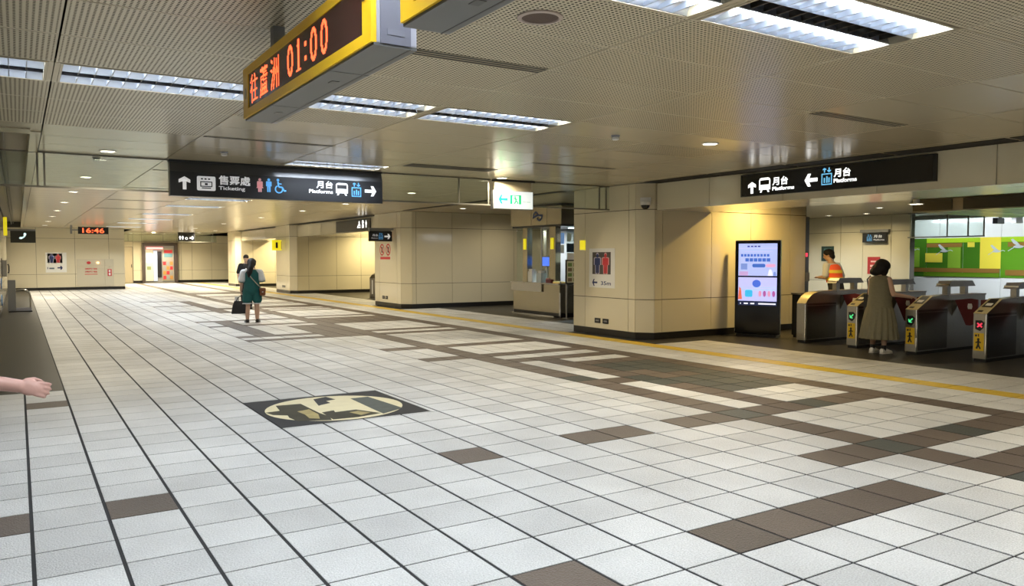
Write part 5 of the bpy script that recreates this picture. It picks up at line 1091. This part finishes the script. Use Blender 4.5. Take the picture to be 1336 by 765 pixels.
# --- station officer in a hi-vis vest behind the gates
so_ = root('person', (14.86, 6.22, 0), 'station officer in orange and yellow hi-vis vest leaning forward behind the gates', 'person', rz=R(-6))
def plain_body(t, H, skin, arms, face=(0, 1), tilt=0, voxel=.010, legs=None):
    k = H / 1.6; S = lambda p: tuple(c * k for c in p); mb = MB()
    torso(mb, [(z * k, a * k, b * k, 0, c * k) for z, a, b, c in ((.80, .13, .10, 0), (.88, .155, .115, 0), (1.0, .14, .105, 0), (1.14, .158, .112, 0), (1.26, .17, .10, .0), (1.32, .12, .085, .005), (1.37, .06, .058, .012))])
    limb(mb, [S((0, .01, 1.33)), S((0, .025, 1.42))], [.054 * k, .05 * k])
    for s in (-1, 1):
        q = (legs or {}).get(s) or [(s * .085, 0, .84), (s * .10, .01, .46), (s * .10, -.01, .28), (s * .10, -.02, .08)]
        limb(mb, [S(p) for p in q], [.085 * k, .056 * k, .05 * k, .034 * k]); mb.ell((q[3][0] * k, q[3][1] * k + .05 * k, q[3][2] * k - .04 * k), (.035 * k, .09 * k, .03 * k), 10, 7)
    for s, (e, wv, hd, pn, cu) in arms.items():
        limb(mb, [S((s * .165, 0, 1.29)), S(e), S(wv)], [.054 * k, .043 * k, .029 * k]); hand(mb, S(wv), hd, pn, -s, k * .92, cu)
    P, M = head(mb, S((0, .045 + .05 * tilt, 1.485)), face, k, tilt); b = fuse(mb, 'body', skin, t, voxel); eyes(t, P, M, k)
    return P, M, k
P, M, k = plain_body(so_, 1.75, SKIN, {-1: ((-.22, .02, 1.06), (-.16, .24, 1.05), (.3, 1, .1), (0, 0, -1), .6), 1: ((.22, .0, 1.05), (.20, .12, .84), (0, .3, -1), (-1, 0, 0), .7)}, (-.75, 1), .2)
mb = MB(); torso(mb, [(z * k, a * k, b * k, 0, c * k) for z, a, b, c in ((.88, .16, .125, 0), (1.0, .155, .12, 0), (1.14, .168, .125, 0), (1.26, .175, .112, 0), (1.33, .12, .09, .005))])
for s, e in ((-1, (-.215, .015, 1.10)), (1, (.215, 0, 1.09))): limb(mb, [(s * .15 * k, 0, 1.285 * k), tuple(c * k for c in e)], [.07 * k, .062 * k])
fuse(mb, 'shirt', mat('shirt_pale', (.55, .58, .66), .8), so_, .011)
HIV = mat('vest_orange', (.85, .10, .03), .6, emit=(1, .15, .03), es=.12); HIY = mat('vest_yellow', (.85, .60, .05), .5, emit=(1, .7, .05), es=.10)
mb = MB(); torso(mb, [(z * k, a * k, b * k, 0, c * k) for z, a, b, c in ((.95, .182, .148, 0), (1.05, .178, .142, 0), (1.16, .184, .144, 0), (1.27, .175, .125, 0), (1.335, .10, .08, .005))]); v = fuse(mb, 'vest', HIV, so_, .012)
for z in (1.0, 1.14): MB().rings([ellipse_ring((0, 0, z * k), .19 * k, .153 * k), ellipse_ring((0, 0, (z + .06) * k), .19 * k, .153 * k)], cap=False).build('reflective_band', HIY, v, smooth=True)
mb = MB(); torso(mb, [(z * k, a * k, b * k, 0, 0) for z, a, b in ((.70, .10, .09), (.80, .165, .125), (.9, .17, .13), (.96, .165, .125))])
for s in (-1, 1): limb(mb, [(s * .085 * k, 0, .84 * k), (s * .10 * k, .01 * k, .46 * k), (s * .10 * k, -.02 * k, .10 * k)], [.095 * k, .075 * k, .062 * k])
fuse(mb, 'trousers', mat('trousers_navy', (.012, .013, .02), .8), so_, .012)
mb = MB(); mb.ell(P(0, -.03, .045), (.094 * k, .108 * k, .086 * k), 16, 10, M); mb.ell(P(0, -.065, -.02), (.084 * k, .06 * k, .07 * k), 12, 8, M); fuse(mb, 'hair', HAIR, so_, .010)
for s in (-1, 1): shoe(so_, (s * .10 * k, -.01), (s * .15, 1), BLACK, BLACK, sc=1.08)
for c_ in so_.children_recursive:                       # lean the upper body forward from the hips
    if c_.type == 'MESH':
        for v_ in c_.data.vertices:
            z_ = v_.co.z
            if z_ > .9: v_.co.y += .24 * (z_ - .9)
            if .1 < z_: v_.co.y -= .10 * min(1, (z_ - .1) / .7)

# --- man in black, far down the hall, facing the camera
mn = root('person', (5.90, 20.3, 0), 'man in black clothes in the distance behind the girl in teal', 'person', rz=R(165))
P, M, k = plain_body(mn, 1.66, SKIN, {-1: ((-.22, .0, 1.06), (-.10, .22, 1.04), (.7, .6, .1), (0, -.2, 1), .7), 1: ((.22, .0, 1.05), (.21, .10, .84), (0, .3, -1), (-1, 0, 0), .7)}, (.15, 1), .45)
KNIT = mat('cloth_black', (.010, .010, .012), .85)
mb = MB(); torso(mb, [(z * k, a * k, b * k, 0, c * k) for z, a, b, c in ((.84, .172, .135, 0), (1.0, .168, .13, 0), (1.14, .178, .135, 0), (1.26, .185, .118, 0), (1.345, .10, .085, .005))])
for s, e in ((-1, (-.215, .0, 1.10)), (1, (.215, 0, 1.09))): limb(mb, [(s * .15 * k, 0, 1.285 * k), tuple(c * k for c in e)], [.075 * k, .068 * k])
fuse(mb, 'shirt', KNIT, mn, .012)
mb = MB(); torso(mb, [(z * k, a * k, b * k, 0, 0) for z, a, b in ((.70, .10, .09), (.80, .165, .125), (.9, .165, .125))])
for s in (-1, 1): limb(mb, [(s * .085 * k, 0, .84 * k), (s * .10 * k, .01 * k, .46 * k), (s * .10 * k, -.02 * k, .10 * k)], [.092 * k, .07 * k, .058 * k])
fuse(mb, 'trousers', mat('trousers_black', (.012, .012, .014), .8), mn, .012)
mb = MB(); mb.ell(P(0, -.018, .045), (.080 * k, .096 * k, .078 * k), 16, 10, M); mb.ell(P(0, -.05, -.01), (.07 * k, .05 * k, .06 * k), 12, 8, M); fuse(mb, 'hair', HAIR, mn, .010)
for s in (-1, 1): shoe(mn, (s * .10 * k, -.01), (s * .15, 1), BLACK, BLACK, sc=1.05)

# --- passer-by whose forearm swings into the picture beside the dark stone floor; walks along (.85,-.53)
pb = root('person', (-.43, -.03, 0), 'passer-by in grey whose bare forearm swings in over the dark stone floor', 'person', rz=-math.atan2(.847, -.532))
# local +y forward = world (.847,-.532); hand point local about y=.64, z=.99
P, M, k = plain_body(pb, 1.62, SKIN2, {1: ((.20, .20, 1.07), (.10, .52, 1.005), (-.12, 1, -.18), (-1, 0, -.35), .92), -1: ((-.21, -.12, 1.06), (-.22, -.02, .86), (0, .2, -1), (1, 0, 0), .6)}, (0, 1), .1, voxel=.005, legs={1: [(.085, 0, .84), (.09, -.05, .46), (.09, -.14, .29), (.09, -.22, .12)], -1: [(-.085, 0, .84), (-.09, .06, .47), (-.09, .05, .28), (-.09, .06, .08)]})
mb = MB(); torso(mb, [(z * k, a * k, b * k, 0, c * k) for z, a, b, c in ((.84, .172, .135, 0), (1.0, .165, .128, 0), (1.14, .175, .132, 0), (1.26, .18, .116, 0), (1.345, .10, .085, .005))])
for s, e in ((1, (.195, .10, 1.12)), (-1, (-.20, -.08, 1.12))): limb(mb, [(s * .15 * k, 0, 1.285 * k), tuple(c * k for c in e)], [.072 * k, .066 * k])
fuse(mb, 'shirt', mat('shirt_grey', (.2, .2, .22), .85), pb, .012)
mb = MB(); torso(mb, [(z * k, a * k, b * k, 0, 0) for z, a, b in ((.70, .10, .09), (.80, .165, .125), (.9, .165, .125))])
limb(mb, [(.085 * k, 0, .84 * k), (.09 * k, -.05 * k, .46 * k), (.09 * k, -.21 * k, .15 * k)], [.092 * k, .07 * k, .058 * k]); limb(mb, [(-.085 * k, 0, .84 * k), (-.09 * k, .06 * k, .47 * k), (-.09 * k, .06 * k, .11 * k)], [.092 * k, .07 * k, .058 * k])
fuse(mb, 'trousers', mat('trousers_blue', (.02, .03, .06), .8), pb, .012)
mb = MB(); mb.ell(P(0, -.022, .042), (.082 * k, .096 * k, .082 * k), 16, 10, M); mb.ell(P(0, -.055, -.03), (.075 * k, .055 * k, .07 * k), 12, 8, M); fuse(mb, 'hair', HAIR, pb, .010)
shoe(pb, (.09 * k, -.21 * k), (0, 1), BLACK, WHITEP); shoe(pb, (-.09 * k, .07 * k), (0, 1), BLACK, WHITEP)
